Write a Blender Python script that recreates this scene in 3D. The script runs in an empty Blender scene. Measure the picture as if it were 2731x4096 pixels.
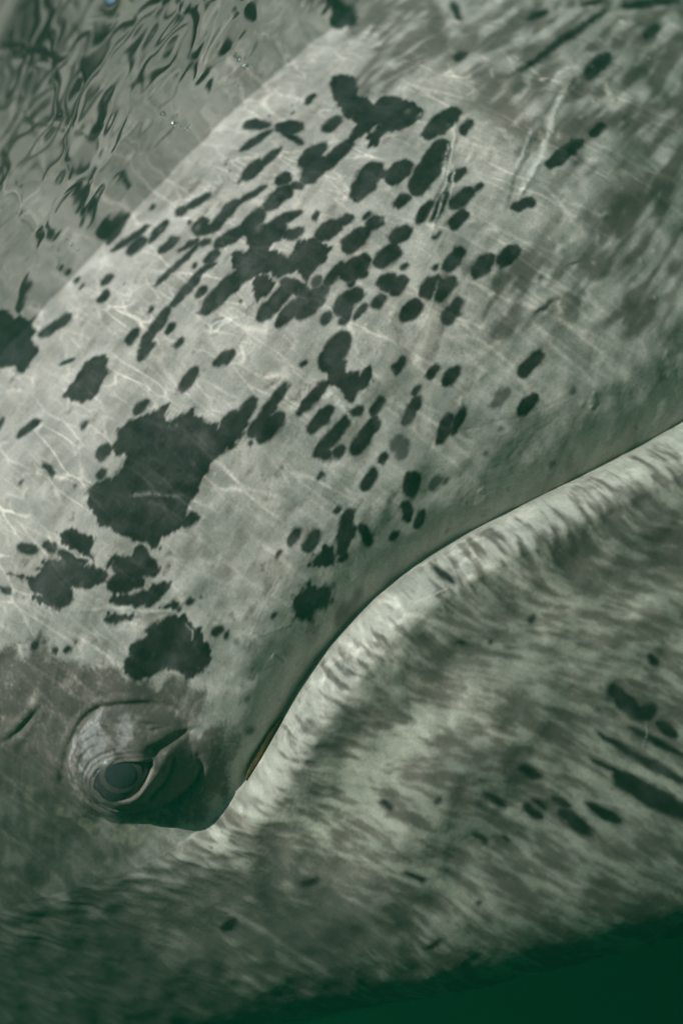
import bpy, math, random
import numpy as np

random.seed(7)
rng = np.random.default_rng(11)
scene = bpy.context.scene
C = scene.collection
R = math.radians

# ------------------------------------------------------------------ camera
# World: x runs along the whale towards its snout, z is up, y leads away from the camera.
ROLL = R(46.7)                     # the diver holds the camera tilted; the waterline runs across the corner
WATER_Z = 0.386                    # height of the water surface
cam_data = bpy.data.cameras.new('camera')
cam = bpy.data.objects.new('camera', cam_data)
C.objects.link(cam)
from mathutils import Matrix, Vector
right = Vector((math.cos(ROLL), 0, -math.sin(ROLL)))
up = Vector((math.sin(ROLL), 0, math.cos(ROLL)))
back = Vector((0, -1, 0))
cam.matrix_world = Matrix(((right.x, up.x, back.x, 0), (right.y, up.y, back.y, -0.80), (right.z, up.z, back.z, 0), (0, 0, 0, 1)))
cam_data.sensor_fit = 'HORIZONTAL'
cam_data.sensor_width = 24.0
cam_data.lens = 32.0
cam_data.clip_start = 0.01
cam_data.clip_end = 500.0
cam_data.dof.use_dof = True
cam_data.dof.focus_distance = 0.818
cam_data.dof.aperture_fstop = 1.45
scene.camera = cam

# ------------------------------------------------------------------ sky, sun, exposure
SUN_DIR = Vector((-0.12, -0.48, 0.87)).normalized()     # towards the sun
world = bpy.data.worlds.new('World')
scene.world = world
world.use_nodes = True
wn = world.node_tree
wn.nodes.clear()
w_out = wn.nodes.new('ShaderNodeOutputWorld')
w_bg = wn.nodes.new('ShaderNodeBackground')
w_sky = wn.nodes.new('ShaderNodeTexSky')
w_sky.sky_type = 'NISHITA'
w_sky.sun_disc = False
w_sky.sun_elevation = math.asin(SUN_DIR.z)
w_sky.sun_rotation = math.atan2(SUN_DIR.x, SUN_DIR.y)
w_bg.inputs['Strength'].default_value = 0.15
wn.links.new(w_sky.outputs[0], w_bg.inputs['Color'])
wn.links.new(w_bg.outputs[0], w_out.inputs['Surface'])

sun_data = bpy.data.lights.new('sun', 'SUN')
sun_data.energy = 4.8
sun_data.angle = R(0.5)
sun_data.color = (1.0, 0.815, 0.805)
sun = bpy.data.objects.new('sun', sun_data)
C.objects.link(sun)
sun.rotation_euler = SUN_DIR.to_track_quat('Z', 'Y').to_euler()
sun.location = SUN_DIR * 20

scene.view_settings.view_transform = 'Standard'
scene.view_settings.look = 'None'
scene.view_settings.exposure = 0.36
scene.view_settings.gamma = 1.0
scene.view_settings.use_curve_mapping = False

scene.render.engine = 'CYCLES'
cy = scene.cycles
cy.max_bounces = 8
cy.diffuse_bounces = 4
cy.glossy_bounces = 3
cy.transparent_max_bounces = 8
cy.volume_bounces = 3
cy.caustics_reflective = False
cy.caustics_refractive = False
cy.sample_clamp_indirect = 4.0
cy.use_denoising = True

# ---- shape of the head: y (depth of the flank) over a (along the body) and b (height) ----
D = 0.80                     # metres from the camera to the mid plane of the flank
MOUTH_A = np.array([-0.80,-0.62,-0.50,-0.435,-0.385,-0.335,-0.28,-0.235,-0.195,-0.15,-0.10,-0.05,0.0,0.06,0.12,0.20,0.28,0.40,0.60,0.90])
MOUTH_B = np.array([0.02,0.0,-0.025,-0.052,-0.074,-0.094,-0.106,-0.106,-0.097,-0.085,-0.0775,-0.0765,-0.0815,-0.0970,-0.1190,-0.149,-0.177,-0.205,-0.235,-0.26])
SIL_A = np.array([-1.2,-0.80,-0.62,-0.50,-0.40,-0.30,-0.20,-0.10,0.0,0.15,0.35,0.60,0.90])
SIL_B = np.array([-0.44,-0.40,-0.375,-0.39,-0.418,-0.457,-0.510,-0.572,-0.630,-0.675,-0.68,-0.62,-0.52])
_ga = np.linspace(-1.3, 1.0, 2301)

def _smooth(y, n):
    k = np.hanning(2 * n + 1); k /= k.sum()
    return np.convolve(np.pad(y, n, mode='edge'), k, mode='valid')

_mb = _smooth(np.interp(_ga, MOUTH_A, MOUTH_B), 48)
_sb = _smooth(np.interp(_ga, SIL_A, SIL_B), 80)

def mouth(a): return np.interp(a, _ga, _mb)
def sil(a): return np.interp(a, _ga, _sb)

def sstep(x, e0, e1):
    t = np.clip((x - e0) / (e1 - e0), 0, 1)
    return t * t * (3 - 2 * t)

def seg_dist(a, b, pts):
    """distance from the points (a, b) to an open polyline, and the place along it (0..1)"""
    best = np.full(a.shape, 1e9); where = np.zeros(a.shape); n = len(pts) - 1
    for i in range(n):
        (x0, y0), (x1, y1) = pts[i], pts[i + 1]
        dx, dy = x1 - x0, y1 - y0
        t = np.clip(((a - x0) * dx + (b - y0) * dy) / (dx * dx + dy * dy + 1e-12), 0, 1)
        d = np.hypot(a - x0 - t * dx, b - y0 - t * dy)
        m = d < best
        best = np.where(m, d, best); where = np.where(m, (i + t) / n, where)
    return best, where

def poly_sdf(a, b, pts):
    """signed distance to a closed polygon, negative inside"""
    d = np.full(a.shape, 1e9); inside = np.zeros(a.shape, bool); n = len(pts)
    for i in range(n):
        (x0, y0), (x1, y1) = pts[i], pts[(i + 1) % n]
        dx, dy = x1 - x0, y1 - y0
        t = np.clip(((a - x0) * dx + (b - y0) * dy) / (dx * dx + dy * dy + 1e-12), 0, 1)
        d = np.minimum(d, np.hypot(a - x0 - t * dx, b - y0 - t * dy))
        if y0 != y1:
            c = ((y0 > b) != (y1 > b)) & (a < (x1 - x0) * (b - y0) / (y1 - y0) + x0)
            inside ^= c
    return np.where(inside, -d, d)

def base_flank(a, b):
    """the big forms: upper jaw, tuck under it, rolled lower lip, jaw"""
    h = b - mouth(a)
    # upper head leans away towards the back, and the snout narrows forward
    up = 0.012 + 0.115 * np.clip((b + 0.03) / 0.34, 0, 2.0) ** 2
    tuck_w = 0.060 + 0.045 * sstep(a, -0.25, 0.15)
    up0 = up
    up = up + 0.040 * sstep(a, -0.345, -0.17) * np.clip(1 - h / tuck_w, 0, 1) ** 2.2
    g = -h
    open_ = sstep(a, -0.38, -0.25)                # behind the corner of the mouth the skin runs through
    front = sstep(a, -0.33, -0.13)                 # the lip is full in front of the corner of the mouth
    lip = 0.060 * np.clip(1 - g / 0.034, 0, 1) ** 1.9
    lo = -0.004 - 0.020 * front + lip * (0.35 + 0.65 * front)
    mid = front * (1 - sstep(a, -0.08, 0.06))
    lo = lo + (0.0030 * front + 0.0045 * mid) * np.exp(-((g - 0.080) / 0.034) ** 2)     # hollow below the lip
    lo = lo - (0.003 * front + 0.009 * mid) * np.exp(-((g - 0.145) / 0.040) ** 2)     # jaw swells again
    lo = lo * open_ + up0 * (1 - open_)
    lo = lo + 0.21 * sstep(-a, 0.22, 0.48) * np.clip(g - 0.010, 0, 0.5)   # throat behind the jaw turns under
    kw = 0.0016 + 0.016 * sstep(-a, 0.185, 0.32)
    k = sstep(h, -kw, kw)
    y = lo * (1 - k) + up * k
    y = y + 0.75 * np.clip(a - 0.14, 0, 1.2) ** 2                     # snout turns away
    back = np.clip(-0.27 - a, 0, 1.2)
    y = y + 1.15 * back ** 2 * (1 - 0.75 * sstep(b, -0.05, 0.20))      # cheek behind the eye falls away
    return y


# ---- data measured on the whale, in metres: a along the body, b up ----
SPOT_ELLIPSES = [
    (0.236, 0.3454, 0.01751, 0.00803, -1.153, 0.0, 0),
    (0.2202, 0.3286, 0.02064, 0.00565, -0.272, 0.0, 0),
    (0.2516, 0.311, 0.01696, 0.00897, -0.982, 0.0, 0),
    (0.2432, 0.2966, 0.01395, 0.00465, -1.515, 0.0, 0),
    (0.1914, 0.3048, 0.01498, 0.00941, 0.009, 0.0, 0),
    (0.211, 0.3003, 0.01718, 0.00575, -0.092, 0.0, 0),
    (0.1146, 0.3364, 0.00797, 0.00701, -0.177, 0.0, 0),
    (0.1325, 0.3285, 0.01627, 0.00585, -0.421, 0.0, 0),
    (0.0582, 0.3622, 0.02666, 0.00554, -0.278, 0.0, 0),
    (0.0558, 0.3491, 0.01373, 0.00914, -0.122, 0.0, 0),
    (0.059, 0.387, 0.02412, 0.0073, 0.231, 0.0, 0),
    (0.0818, 0.3396, 0.01678, 0.00658, 0.083, 0.0, 0),
    (0.0779, 0.3167, 0.01367, 0.00691, -0.084, 0.0, 0),
    (0.0986, 0.3699, 0.00449, 0.0032, 0.042, 0.0, 0),
    (0.1092, 0.3165, 0.00404, 0.00287, 0.038, 0.0, 0),
    (0.1899, 0.2126, 0.00566, 0.00395, 0.053, 0.0, 0),
    (0.2912, 0.3199, 0.00858, 0.00548, 0.133, 0.0, 0),
    (0.279, 0.2773, 0.01222, 0.00795, 0.109, 0.0, 0),
    (0.2017, 0.2696, 0.00984, 0.00779, 0.046, 0.0, 0),
    (0.1826, 0.2582, 0.01825, 0.00986, -0.113, 0.0, 0),
    (0.2054, 0.2528, 0.00849, 0.00557, -1.188, 0.0, 0),
    (0.1377, 0.2902, 0.02097, 0.00765, 0.067, 0.0, 0),
    (0.166, 0.2839, 0.02235, 0.00501, -0.274, 0.0, 0),
    (0.1142, 0.3041, 0.0109, 0.00795, -0.038, 0.0, 0),
    (0.09, 0.2974, 0.01313, 0.00396, -0.367, 0.0, 0),
    (0.2404, 0.2676, 0.01736, 0.0076, -0.089, 0.0, 0),
    (0.2279, 0.252, 0.01631, 0.01202, 0.194, 0.0, 0),
    (0.1218, 0.2663, 0.01723, 0.00861, -0.364, 0.0, 0),
    (0.1484, 0.2598, 0.01788, 0.00986, 0.123, 0.0, 0),
    (0.1676, 0.2359, 0.02058, 0.00613, -0.427, 0.0, 0),
    (0.1593, 0.2331, 0.0116, 0.00843, -1.997, 0.0, 0),
    (0.1622, 0.2173, 0.01157, 0.00606, -0.569, 0.0, 0),
    (0.0682, 0.2905, 0.03277, 0.00423, -0.063, 0.0, 0),
    (0.0581, 0.2617, 0.02704, 0.00553, 0.03, 0.0, 0),
    (0.0959, 0.2656, 0.01021, 0.0063, -0.089, 0.0, 0),
    (0.0881, 0.2603, 0.00746, 0.00377, -0.402, 0.0, 0),
    (0.1208, 0.2677, 0.01707, 0.00757, -0.261, 0.0, 0),
    (0.0806, 0.2291, 0.03497, 0.01016, -0.056, 0.0, 0),
    (0.0625, 0.2468, 0.00734, 0.0056, -0.085, 0.0, 0),
    (0.103, 0.1811, 0.02718, 0.0084, 0.039, 0.0, 0),
    (0.1043, 0.1644, 0.0211, 0.00744, 0.059, 0.0, 0),
    (0.1233, 0.1538, 0.02128, 0.00948, 0.017, 0.0, 0),
    (0.1238, 0.1768, 0.01743, 0.00748, -1.312, 0.0, 0),
    (0.1408, 0.1645, 0.00671, 0.00536, -0.202, 0.0, 0),
    (0.1565, 0.1566, 0.01563, 0.00593, 0.141, 0.0, 0),
    (0.1206, 0.1323, 0.00762, 0.0054, -0.054, 0.0, 0),
    (0.1403, 0.13, 0.01321, 0.00821, 0.129, 0.0, 0),
    (0.1302, 0.1196, 0.00309, 0.00257, -0.101, 0.0, 0),
    (0.1834, 0.1895, 0.01481, 0.00664, -0.359, 0.0, 0),
    (0.1636, 0.2154, 0.01051, 0.00672, -0.343, 0.0, 0),
    (0.015, 0.2441, 0.00615, 0.00422, -0.035, 0.0, 0),
    (0.0104, 0.2255, 0.00608, 0.00381, -0.034, 0.0, 0),
    (0.0114, 0.2574, 0.01923, 0.00576, 0.173, 0.0, 0),
    (0.0897, 0.2978, 0.01224, 0.00296, -0.311, 0.0, 0),
    (0.1144, 0.293, 0.01513, 0.00642, -0.737, 0.0, 0),
    (0.1029, 0.2841, 0.0077, 0.00459, -0.371, 0.0, 0),
    (0.078, 0.2736, 0.00397, 0.00283, 0.036, 0.0, 0),
    (0.0158, 0.2764, 0.00489, 0.00349, 0.036, 0.0, 0),
    (0.0798, 0.207, 0.0022, 0.00157, 0.033, 0.0, 0),
    (0.3453, 0.1899, 0.02606, 0.01106, -0.018, 0.0, 0),
    (0.3555, 0.1692, 0.01238, 0.00577, 0.29, 0.0, 0),
    (0.2397, 0.2655, 0.01927, 0.00952, -0.003, 0.0, 0),
    (0.2246, 0.2499, 0.01497, 0.01054, 0.024, 0.0, 0),
    (0.2528, 0.2447, 0.02416, 0.0081, 0.047, 0.0, 0),
    (0.2482, 0.2011, 0.02423, 0.01175, 0.201, 0.0, 0),
    (0.263, 0.194, 0.00631, 0.0044, 0.049, 0.0, 0),
    (0.2747, 0.1834, 0.01701, 0.01007, -0.051, 0.0, 0),
    (0.2971, 0.1649, 0.03547, 0.01232, 0.238, 0.0, 0),
    (0.2521, 0.1604, 0.01037, 0.00649, -0.076, 0.0, 0),
    (0.3082, 0.1399, 0.01135, 0.00652, -0.087, 0.0, 0),
    (0.258, 0.1355, 0.01504, 0.00554, 0.139, 0.0, 0),
    (0.2706, 0.1283, 0.01865, 0.005, 0.303, 0.0, 0),
    (0.2899, 0.1193, 0.01636, 0.00787, -0.036, 0.0, 0),
    (0.3084, 0.1165, 0.00882, 0.00341, -0.045, 0.0, 0),
    (0.2722, 0.1076, 0.0135, 0.00709, 0.022, 0.0, 0),
    (0.2457, 0.1112, 0.00547, 0.00353, -0.055, 0.0, 0),
    (0.2191, 0.1639, 0.01034, 0.00763, -0.262, 0.0, 0),
    (0.1961, 0.1663, 0.0161, 0.00878, -0.203, 0.0, 0),
    (0.1846, 0.1926, 0.01531, 0.0087, -0.095, 0.0, 0),
    (0.2039, 0.187, 0.00981, 0.00543, -0.295, 0.0, 0),
    (0.325, 0.0735, 0.01255, 0.00678, -0.386, 0.0, 0),
    (0.3977, 0.081, 0.02679, 0.0079, -0.08, 0.0, 0),
    (0.2914, 0.3203, 0.00754, 0.00481, 0.133, 0.0, 0),
    (0.2791, 0.2766, 0.01329, 0.00865, 0.109, 0.0, 0),
    (0.1897, 0.2131, 0.0052, 0.00363, 0.053, 0.0, 0),
    (0.2197, 0.1744, 0.0061, 0.00419, 0.057, 0.0, 0),
    (0.4419, 0.0744, 0.00881, 0.00483, 0.061, 0.0, 0),
    (0.4005, 0.0667, 0.0065, 0.00378, 0.054, 0.00183, 1),
    (0.4335, 0.1646, 0.00845, 0.00463, 0.109, 0.00192, 1),
    (0.4303, 0.2352, 0.00996, 0.00543, 0.005, 0.00113, 0),
    (0.5427, 0.217, 0.01525, 0.00595, -0.189, 0.00119, 0),
    (0.4476, 0.0745, 0.00978, 0.0047, -0.031, 0.00107, 0),
    (0.6239, 0.116, 0.02169, 0.00628, 0.09, 0.00121, 0),
    (0.5349, 0.1723, 0.08282, 0.0051, -0.039, 0.00209, 0),
    (0.5176, 0.1243, 0.02946, 0.00992, 0.057, 0.00203, 0),
    (0.6868, 0.1425, 0.0578, 0.00892, -0.351, 0.00229, 0),
    (0.6125, 0.1887, 0.01909, 0.00491, -0.284, 0.00221, 0),
    (0.4903, 0.2877, 0.02003, 0.00481, -2.28, 0.00216, 0),
    (0.4226, -0.0014, 0.07124, 0.01305, -0.056, 0.00459, 2),
    (0.5092, 0.023, 0.03247, 0.00483, -0.031, 0.00483, 2),
    (0.4584, 0.1409, 0.03653, 0.00439, 0.077, 0.00483, 2),
    (0.484, 0.0642, 0.00875, 0.00449, 0.058, 0.00174, 1),
    (0.4331, 0.1618, 0.00959, 0.00526, 0.107, 0.00175, 1),
    (0.2386, 0.0841, 0.01459, 0.00737, 0.085, 0.0, 0),
    (0.2513, 0.0605, 0.01557, 0.00833, 0.094, 0.0, 0),
    (0.2749, 0.05, 0.01462, 0.00796, -0.016, 0.0, 0),
    (0.2013, 0.1312, 0.01563, 0.00986, -0.15, 0.0, 0),
    (0.2254, 0.1375, 0.01316, 0.00809, -0.153, 0.0, 0),
    (0.1939, 0.1644, 0.01604, 0.00917, -0.112, 0.0, 0),
    (0.2029, 0.1128, 0.0047, 0.00327, 0.043, 0.0, 0),
    (0.2211, 0.092, 0.00348, 0.0024, 0.043, 0.0, 0),
    (0.1738, 0.146, 0.01774, 0.0109, -0.138, 0.0, 0),
    (0.1826, 0.1141, 0.0113, 0.00918, -0.008, 0.0, 0),
    (0.1866, 0.1046, 0.01128, 0.00796, 0.148, 0.0, 0),
    (0.1635, 0.1072, 0.00964, 0.00597, 0.004, 0.0, 0),
    (0.1509, 0.1284, 0.01345, 0.00781, -0.19, 0.0, 0),
    (0.1392, 0.1235, 0.01624, 0.0058, 0.343, 0.0, 0),
    (0.1456, 0.1135, 0.01027, 0.00458, 0.085, 0.0, 0),
    (0.1767, 0.0796, 0.01384, 0.00849, -0.004, 0.0, 0),
    (0.2052, 0.0804, 0.01317, 0.0097, -0.042, 0.0, 0),
    (0.2119, 0.0703, 0.01488, 0.00672, 0.081, 0.0, 0),
    (0.2004, 0.051, 0.01524, 0.00668, 0.167, 0.0, 0),
    (0.1316, 0.0525, 0.0095, 0.00539, 0.163, 0.0, 0),
    (0.1475, 0.0263, 0.00878, 0.00468, 0.081, 0.0, 0),
    (0.156, 0.0123, 0.01243, 0.00623, 0.132, 0.0, 0),
    (0.213, -0.0323, 0.01687, 0.00703, 0.02, 0.0, 0),
    (0.1838, -0.0551, 0.01312, 0.00643, 0.026, 0.0, 0),
    (0.1091, 0.0165, 0.01618, 0.00565, 0.251, 0.0, 0),
    (0.1251, 0.0259, 0.00695, 0.00341, 0.191, 0.0, 0),
    (0.0649, 0.0315, 0.02115, 0.00722, 0.168, 0.0, 0),
    (0.0904, 0.0413, 0.01025, 0.00538, 0.168, 0.0, 0),
    (0.117, -0.0157, 0.01563, 0.00564, 0.387, 0.0, 0),
    (0.1302, -0.0198, 0.01573, 0.00505, 0.309, 0.0, 0),
    (0.0607, 0.0057, 0.00608, 0.0037, 0.061, 0.0, 0),
    (0.0388, 0.0022, 0.01258, 0.00584, 0.202, 0.0, 0),
    (0.0606, -0.0297, 0.013, 0.0078, 0.641, 0.0, 0),
    (0.0407, -0.0427, 0.01001, 0.00608, 0.779, 0.0, 0),
    (0.0444, -0.0563, 0.0105, 0.00474, 0.419, 0.0, 0),
    (0.1715, -0.033, 0.01213, 0.00564, 0.06, 0.00078, 1),
    (0.0776, 0.0068, 0.00807, 0.00448, 0.265, 0.00039, 1),
    (0.0773, -0.0018, 0.00937, 0.00564, 0.394, 0.00039, 1),
    (0.0771, -0.0439, 0.00881, 0.00489, 0.07, 0.00039, 1),
    (0.0853, -0.0497, 0.00429, 0.00274, 0.141, 0.00039, 1),
    (0.1738, 0.136, 0.00589, 0.00415, 0.039, 0.0, 0),
    (0.1604, 0.1386, 0.00488, 0.00346, 0.036, 0.0, 0),
    (0.2387, 0.0155, 0.01116, 0.0057, -0.623, 0.00354, 2),
    (0.3241, -0.0685, 0.03494, 0.00421, -0.369, 0.00361, 2),
    (0.2183, 0.0119, 0.01297, 0.00489, 0.08, 0.00352, 2),
    (0.3114, -0.0823, 0.01902, 0.00599, -0.201, 0.00359, 2),
    (0.2647, -0.0069, 0.01437, 0.00197, -0.22, 0.00079, 0),
    (0.3129, 0.0025, 0.00646, 0.0016, -0.18, 0.0008, 0),
    (0.2792, 0.0138, 0.00386, 0.00256, 0.031, 0.00079, 1),
    (0.2213, -0.0769, 0.00336, 0.00236, 0.023, 0.00078, 1),
    (0.1519, -0.0524, 0.00325, 0.00234, 0.032, 0.00078, 1),
    (0.1646, -0.1112, 0.00323, 0.0024, 0.061, 0.0008, 1),
    (0.1267, -0.0581, 0.00301, 0.00219, 0.037, 0.00078, 1),
    (-0.0156, 0.1245, 0.04024, 0.00856, 0.093, 0.0, 0),
    (-0.0148, 0.1306, 0.01825, 0.00792, 0.178, 0.0, 0),
    (0.0218, 0.1126, 0.03072, 0.00603, 0.159, 0.0, 0),
    (0.0065, 0.1086, 0.01469, 0.0076, -0.054, 0.0, 0),
    (0.0122, 0.1, 0.01893, 0.00836, 0.06, 0.0, 0),
    (0.0586, 0.0903, 0.02231, 0.00547, 0.04, 0.0, 0),
    (0.0486, 0.0716, 0.01757, 0.007, 0.015, 0.0, 0),
    (0.0434, 0.0523, 0.0254, 0.00671, 0.061, 0.0, 0),
    (0.028, 0.0445, 0.0068, 0.00541, -0.091, 0.0, 0),
    (0.0751, 0.0524, 0.00744, 0.00516, -0.432, 0.0, 0),
    (0.0653, 0.0307, 0.02199, 0.00669, 0.184, 0.0, 0),
    (0.0906, 0.0415, 0.01085, 0.00554, 0.149, 0.0, 0),
    (0.0108, 0.0358, 0.00503, 0.00283, 0.061, 0.0, 0),
    (-0.0004, 0.0045, 0.00481, 0.00282, 0.112, 0.0, 0),
    (-0.0104, -0.0139, 0.02237, 0.00693, 0.545, 0.0, 0),
    (-0.0112, -0.0206, 0.01094, 0.00514, 0.267, 0.0, 0),
    (-0.0283, -0.0288, 0.00666, 0.00335, 0.251, 0.0, 0),
    (-0.0455, 0.0153, 0.0097, 0.005, 0.102, 0.0, 0),
    (-0.0364, 0.0016, 0.0123, 0.0059, 0.133, 0.0, 0),
    (-0.0006, -0.0305, 0.0117, 0.00555, -1.98, 0.0, 0),
    (-0.0659, 0.0151, 0.00575, 0.00257, 0.081, 0.0, 0),
    (0.0752, 0.1179, 0.00445, 0.00237, -0.195, 0.0, 0),
    (-0.0112, 0.1038, 0.00394, 0.00281, 0.03, 0.0, 0),
    (0.0379, 0.0389, 0.00775, 0.00554, 0.029, 0.0, 0),
    (0.0168, -0.0498, 0.005, 0.00358, 0.036, 0.0, 0),
    (0.0232, -0.0499, 0.00125, 0.00089, 0.036, 0.0, 0),
    (0.1028, 0.1051, 0.02217, 0.01072, 0.167, 0.0, 0),
    (0.0079, 0.3465, 0.00879, 0.0057, -0.028, 0.0, 0),
    (-0.0069, 0.3332, 0.00966, 0.00609, -0.029, 0.0, 0),
    (-0.0607, 0.4047, 0.02452, 0.00359, -0.425, 0.0, 0),
    (-0.0638, 0.3542, 0.02207, 0.00757, -0.305, 0.0, 0),
    (-0.0154, 0.27, 0.01047, 0.00593, 0.124, 0.0, 0),
    (-0.0164, 0.2472, 0.01226, 0.0068, 0.147, 0.0, 0),
    (0.0069, 0.2572, 0.02528, 0.00706, 0.148, 0.0, 0),
    (0.0151, 0.2446, 0.00755, 0.00446, 0.082, 0.0, 0),
    (0.0102, 0.2251, 0.00599, 0.00378, 0.181, 0.0, 0),
    (0.0299, 0.1796, 0.01263, 0.00655, -0.121, 0.0, 0),
    (-0.0076, 0.1917, 0.01464, 0.0068, 0.117, 0.0, 0),
    (0.0756, 0.1185, 0.00494, 0.00279, -0.001, 0.0, 0),
    (-0.1534, 0.2853, 0.01576, 0.00567, -0.201, 0.0, 0),
    (-0.0584, 0.2083, 0.01061, 0.00561, -0.065, 0.0, 0),
    (-0.1729, 0.316, 0.0076, 0.00401, 0.305, 0.0, 0),
    (-0.0135, 0.3788, 0.00535, 0.00382, 0.042, 0.0, 0),
    (-0.0148, 0.3662, 0.00446, 0.00319, 0.041, 0.0, 0),
    (0.0155, 0.2756, 0.00443, 0.00317, 0.036, 0.0, 0),
    (-0.1107, 0.2413, 0.00534, 0.00382, 0.034, 0.0, 0),
    (-0.1134, 0.2044, 0.00947, 0.00678, 0.033, 0.0, 0),
    (-0.1286, 0.1899, 0.00717, 0.00513, 0.032, 0.0, 0),
    (-0.1555, 0.2012, 0.00224, 0.0016, 0.033, 0.0, 0),
    (-0.1921, 0.2465, 0.00331, 0.00238, 0.034, 0.0, 0),
    (-0.1634, 0.2375, 0.00813, 0.0038, -1.103, 0.0, 0),
    (-0.164, 0.2302, 0.00545, 0.00421, -1.734, 0.0, 0),
    (-0.099, 0.095, 0.00953, 0.00681, 0.03, 0.0, 0),
    (-0.2293, 0.1923, 0.01082, 0.00618, -0.991, 0.0, 0),
    (-0.212, 0.1768, 0.00844, 0.0047, -1.083, 0.0, 0),
    (-0.2026, 0.1521, 0.01893, 0.00566, -1.197, 0.0, 0),
    (-0.2712, 0.1801, 0.00767, 0.00266, -1.219, 0.0, 0),
    (-0.1515, 0.0447, 0.00447, 0.0032, 0.029, 0.0, 0),
    (-0.1415, 0.0397, 0.00188, 0.00134, 0.029, 0.0, 0),
    (-0.1526, 0.0079, 0.00679, 0.00485, 0.029, 0.0, 0),
    (-0.1503, -0.0007, 0.00375, 0.00268, 0.029, 0.0, 0),
    (-0.1092, -0.0188, 0.0035, 0.00251, 0.028, 0.0, 0),
    (-0.2818, 0.1206, 0.00505, 0.00361, 0.029, 0.0, 0),
    (-0.274, 0.1164, 0.00288, 0.00206, 0.03, 0.0, 0),
    (-0.2702, 0.1024, 0.00358, 0.00256, 0.03, 0.0, 0),
    (-0.2622, 0.095, 0.00381, 0.00272, 0.03, 0.0, 0),
    (-0.2519, 0.0937, 0.00214, 0.00153, 0.03, 0.0, 0),
    (-0.1347, 0.0082, 0.00281, 0.00201, 0.029, 0.00097, 1),
    (-0.2016, -0.0754, 0.00491, 0.00374, 0.007, 0.00099, 1),
    (-0.1802, -0.0537, 0.00274, 0.00202, 0.021, 0.00098, 1),
    (-0.1354, 0.089, 0.00238, 0.0017, 0.03, 0.00099, 1),
    (-0.1491, -0.0104, 0.00187, 0.00134, 0.029, 0.00097, 1),
    (-0.0588, -0.0617, 0.01915, 0.00901, 0.206, 0.00401, 2),
    (-0.1118, 0.0375, 0.00762, 0.00488, 0.061, 0.00391, 2),
    (0.0216, -0.1032, 0.00999, 0.00323, -1.508, 0.00076, 0),
    (-0.0117, -0.1517, 0.00424, 0.00187, -0.928, 0.00075, 0),
    (0.0898, -0.2798, 0.00671, 0.00352, -1.651, 0.00074, 0),
    (0.0479, -0.2889, 0.02264, 0.00742, -1.597, 0.00074, 0),
    (0.0528, -0.3063, 0.0109, 0.00742, -0.279, 0.00074, 0),
    (0.0553, -0.3294, 0.01089, 0.00538, -1.455, 0.00074, 0),
    (0.0415, -0.3309, 0.02953, 0.00371, -1.307, 0.00074, 0),
    (0.0197, -0.3227, 0.03763, 0.00427, -1.362, 0.00074, 0),
    (-0.051, -0.2667, 0.01061, 0.00444, -1.425, 0.00074, 0),
    (-0.0935, -0.1031, 0.00728, 0.00131, -1.119, 0.00075, 0),
    (0.0454, -0.1813, 0.00404, 0.00288, 0.027, 0.00056, 0),
    (0.0076, -0.1698, 0.00202, 0.00144, 0.032, 0.00056, 0),
    (0.025, -0.344, 0.03365, 0.00464, -1.304, 0.00093, 0),
    (-0.0025, -0.3162, 0.01873, 0.00316, -1.28, 0.00093, 0),
    (0.0049, -0.3578, 0.03823, 0.00975, -1.322, 0.00093, 0),
    (-0.0508, -0.2678, 0.01141, 0.00444, -1.379, 0.00092, 0),
    (-0.0888, -0.2617, 0.01266, 0.00351, -1.432, 0.00092, 0),
    (-0.0742, -0.2934, 0.01033, 0.0051, -1.458, 0.00093, 0),
    (-0.0647, -0.2932, 0.00752, 0.00334, -1.348, 0.00093, 0),
    (-0.0519, -0.3066, 0.00907, 0.00371, -1.208, 0.00093, 0),
    (-0.0557, -0.3263, 0.01833, 0.0065, -1.482, 0.00093, 0),
    (-0.034, -0.3383, 0.01786, 0.00538, -1.302, 0.00093, 0),
    (-0.1554, -0.1983, 0.00588, 0.00315, -1.407, 0.00093, 0),
    (-0.1206, -0.2768, 0.00762, 0.00315, -1.415, 0.00093, 0),
    (-0.1065, -0.2921, 0.00386, 0.00204, -1.454, 0.00093, 0),
    (-0.1828, -0.2575, 0.01043, 0.00351, -1.294, 0.00092, 0),
    (-0.2193, -0.3165, 0.00963, 0.00319, -0.098, 0.00094, 0),
    (-0.0963, -0.2744, 0.02562, 0.00416, -1.339, 0.00167, 1),
    (-0.2239, -0.2844, 0.00911, 0.00561, -0.192, 0.00168, 1),
    (-0.1214, -0.2251, 0.0033, 0.00236, 0.03, 0.00091, 0),
    (-0.1622, -0.3153, 0.00274, 0.00192, 0.06, 0.00093, 0),
    (-0.2523, -0.2013, 0.0083, 0.00416, -0.283, 0.00151, 0),
    (-0.3419, -0.1823, 0.01063, 0.00472, -0.024, 0.00157, 0),
]
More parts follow.
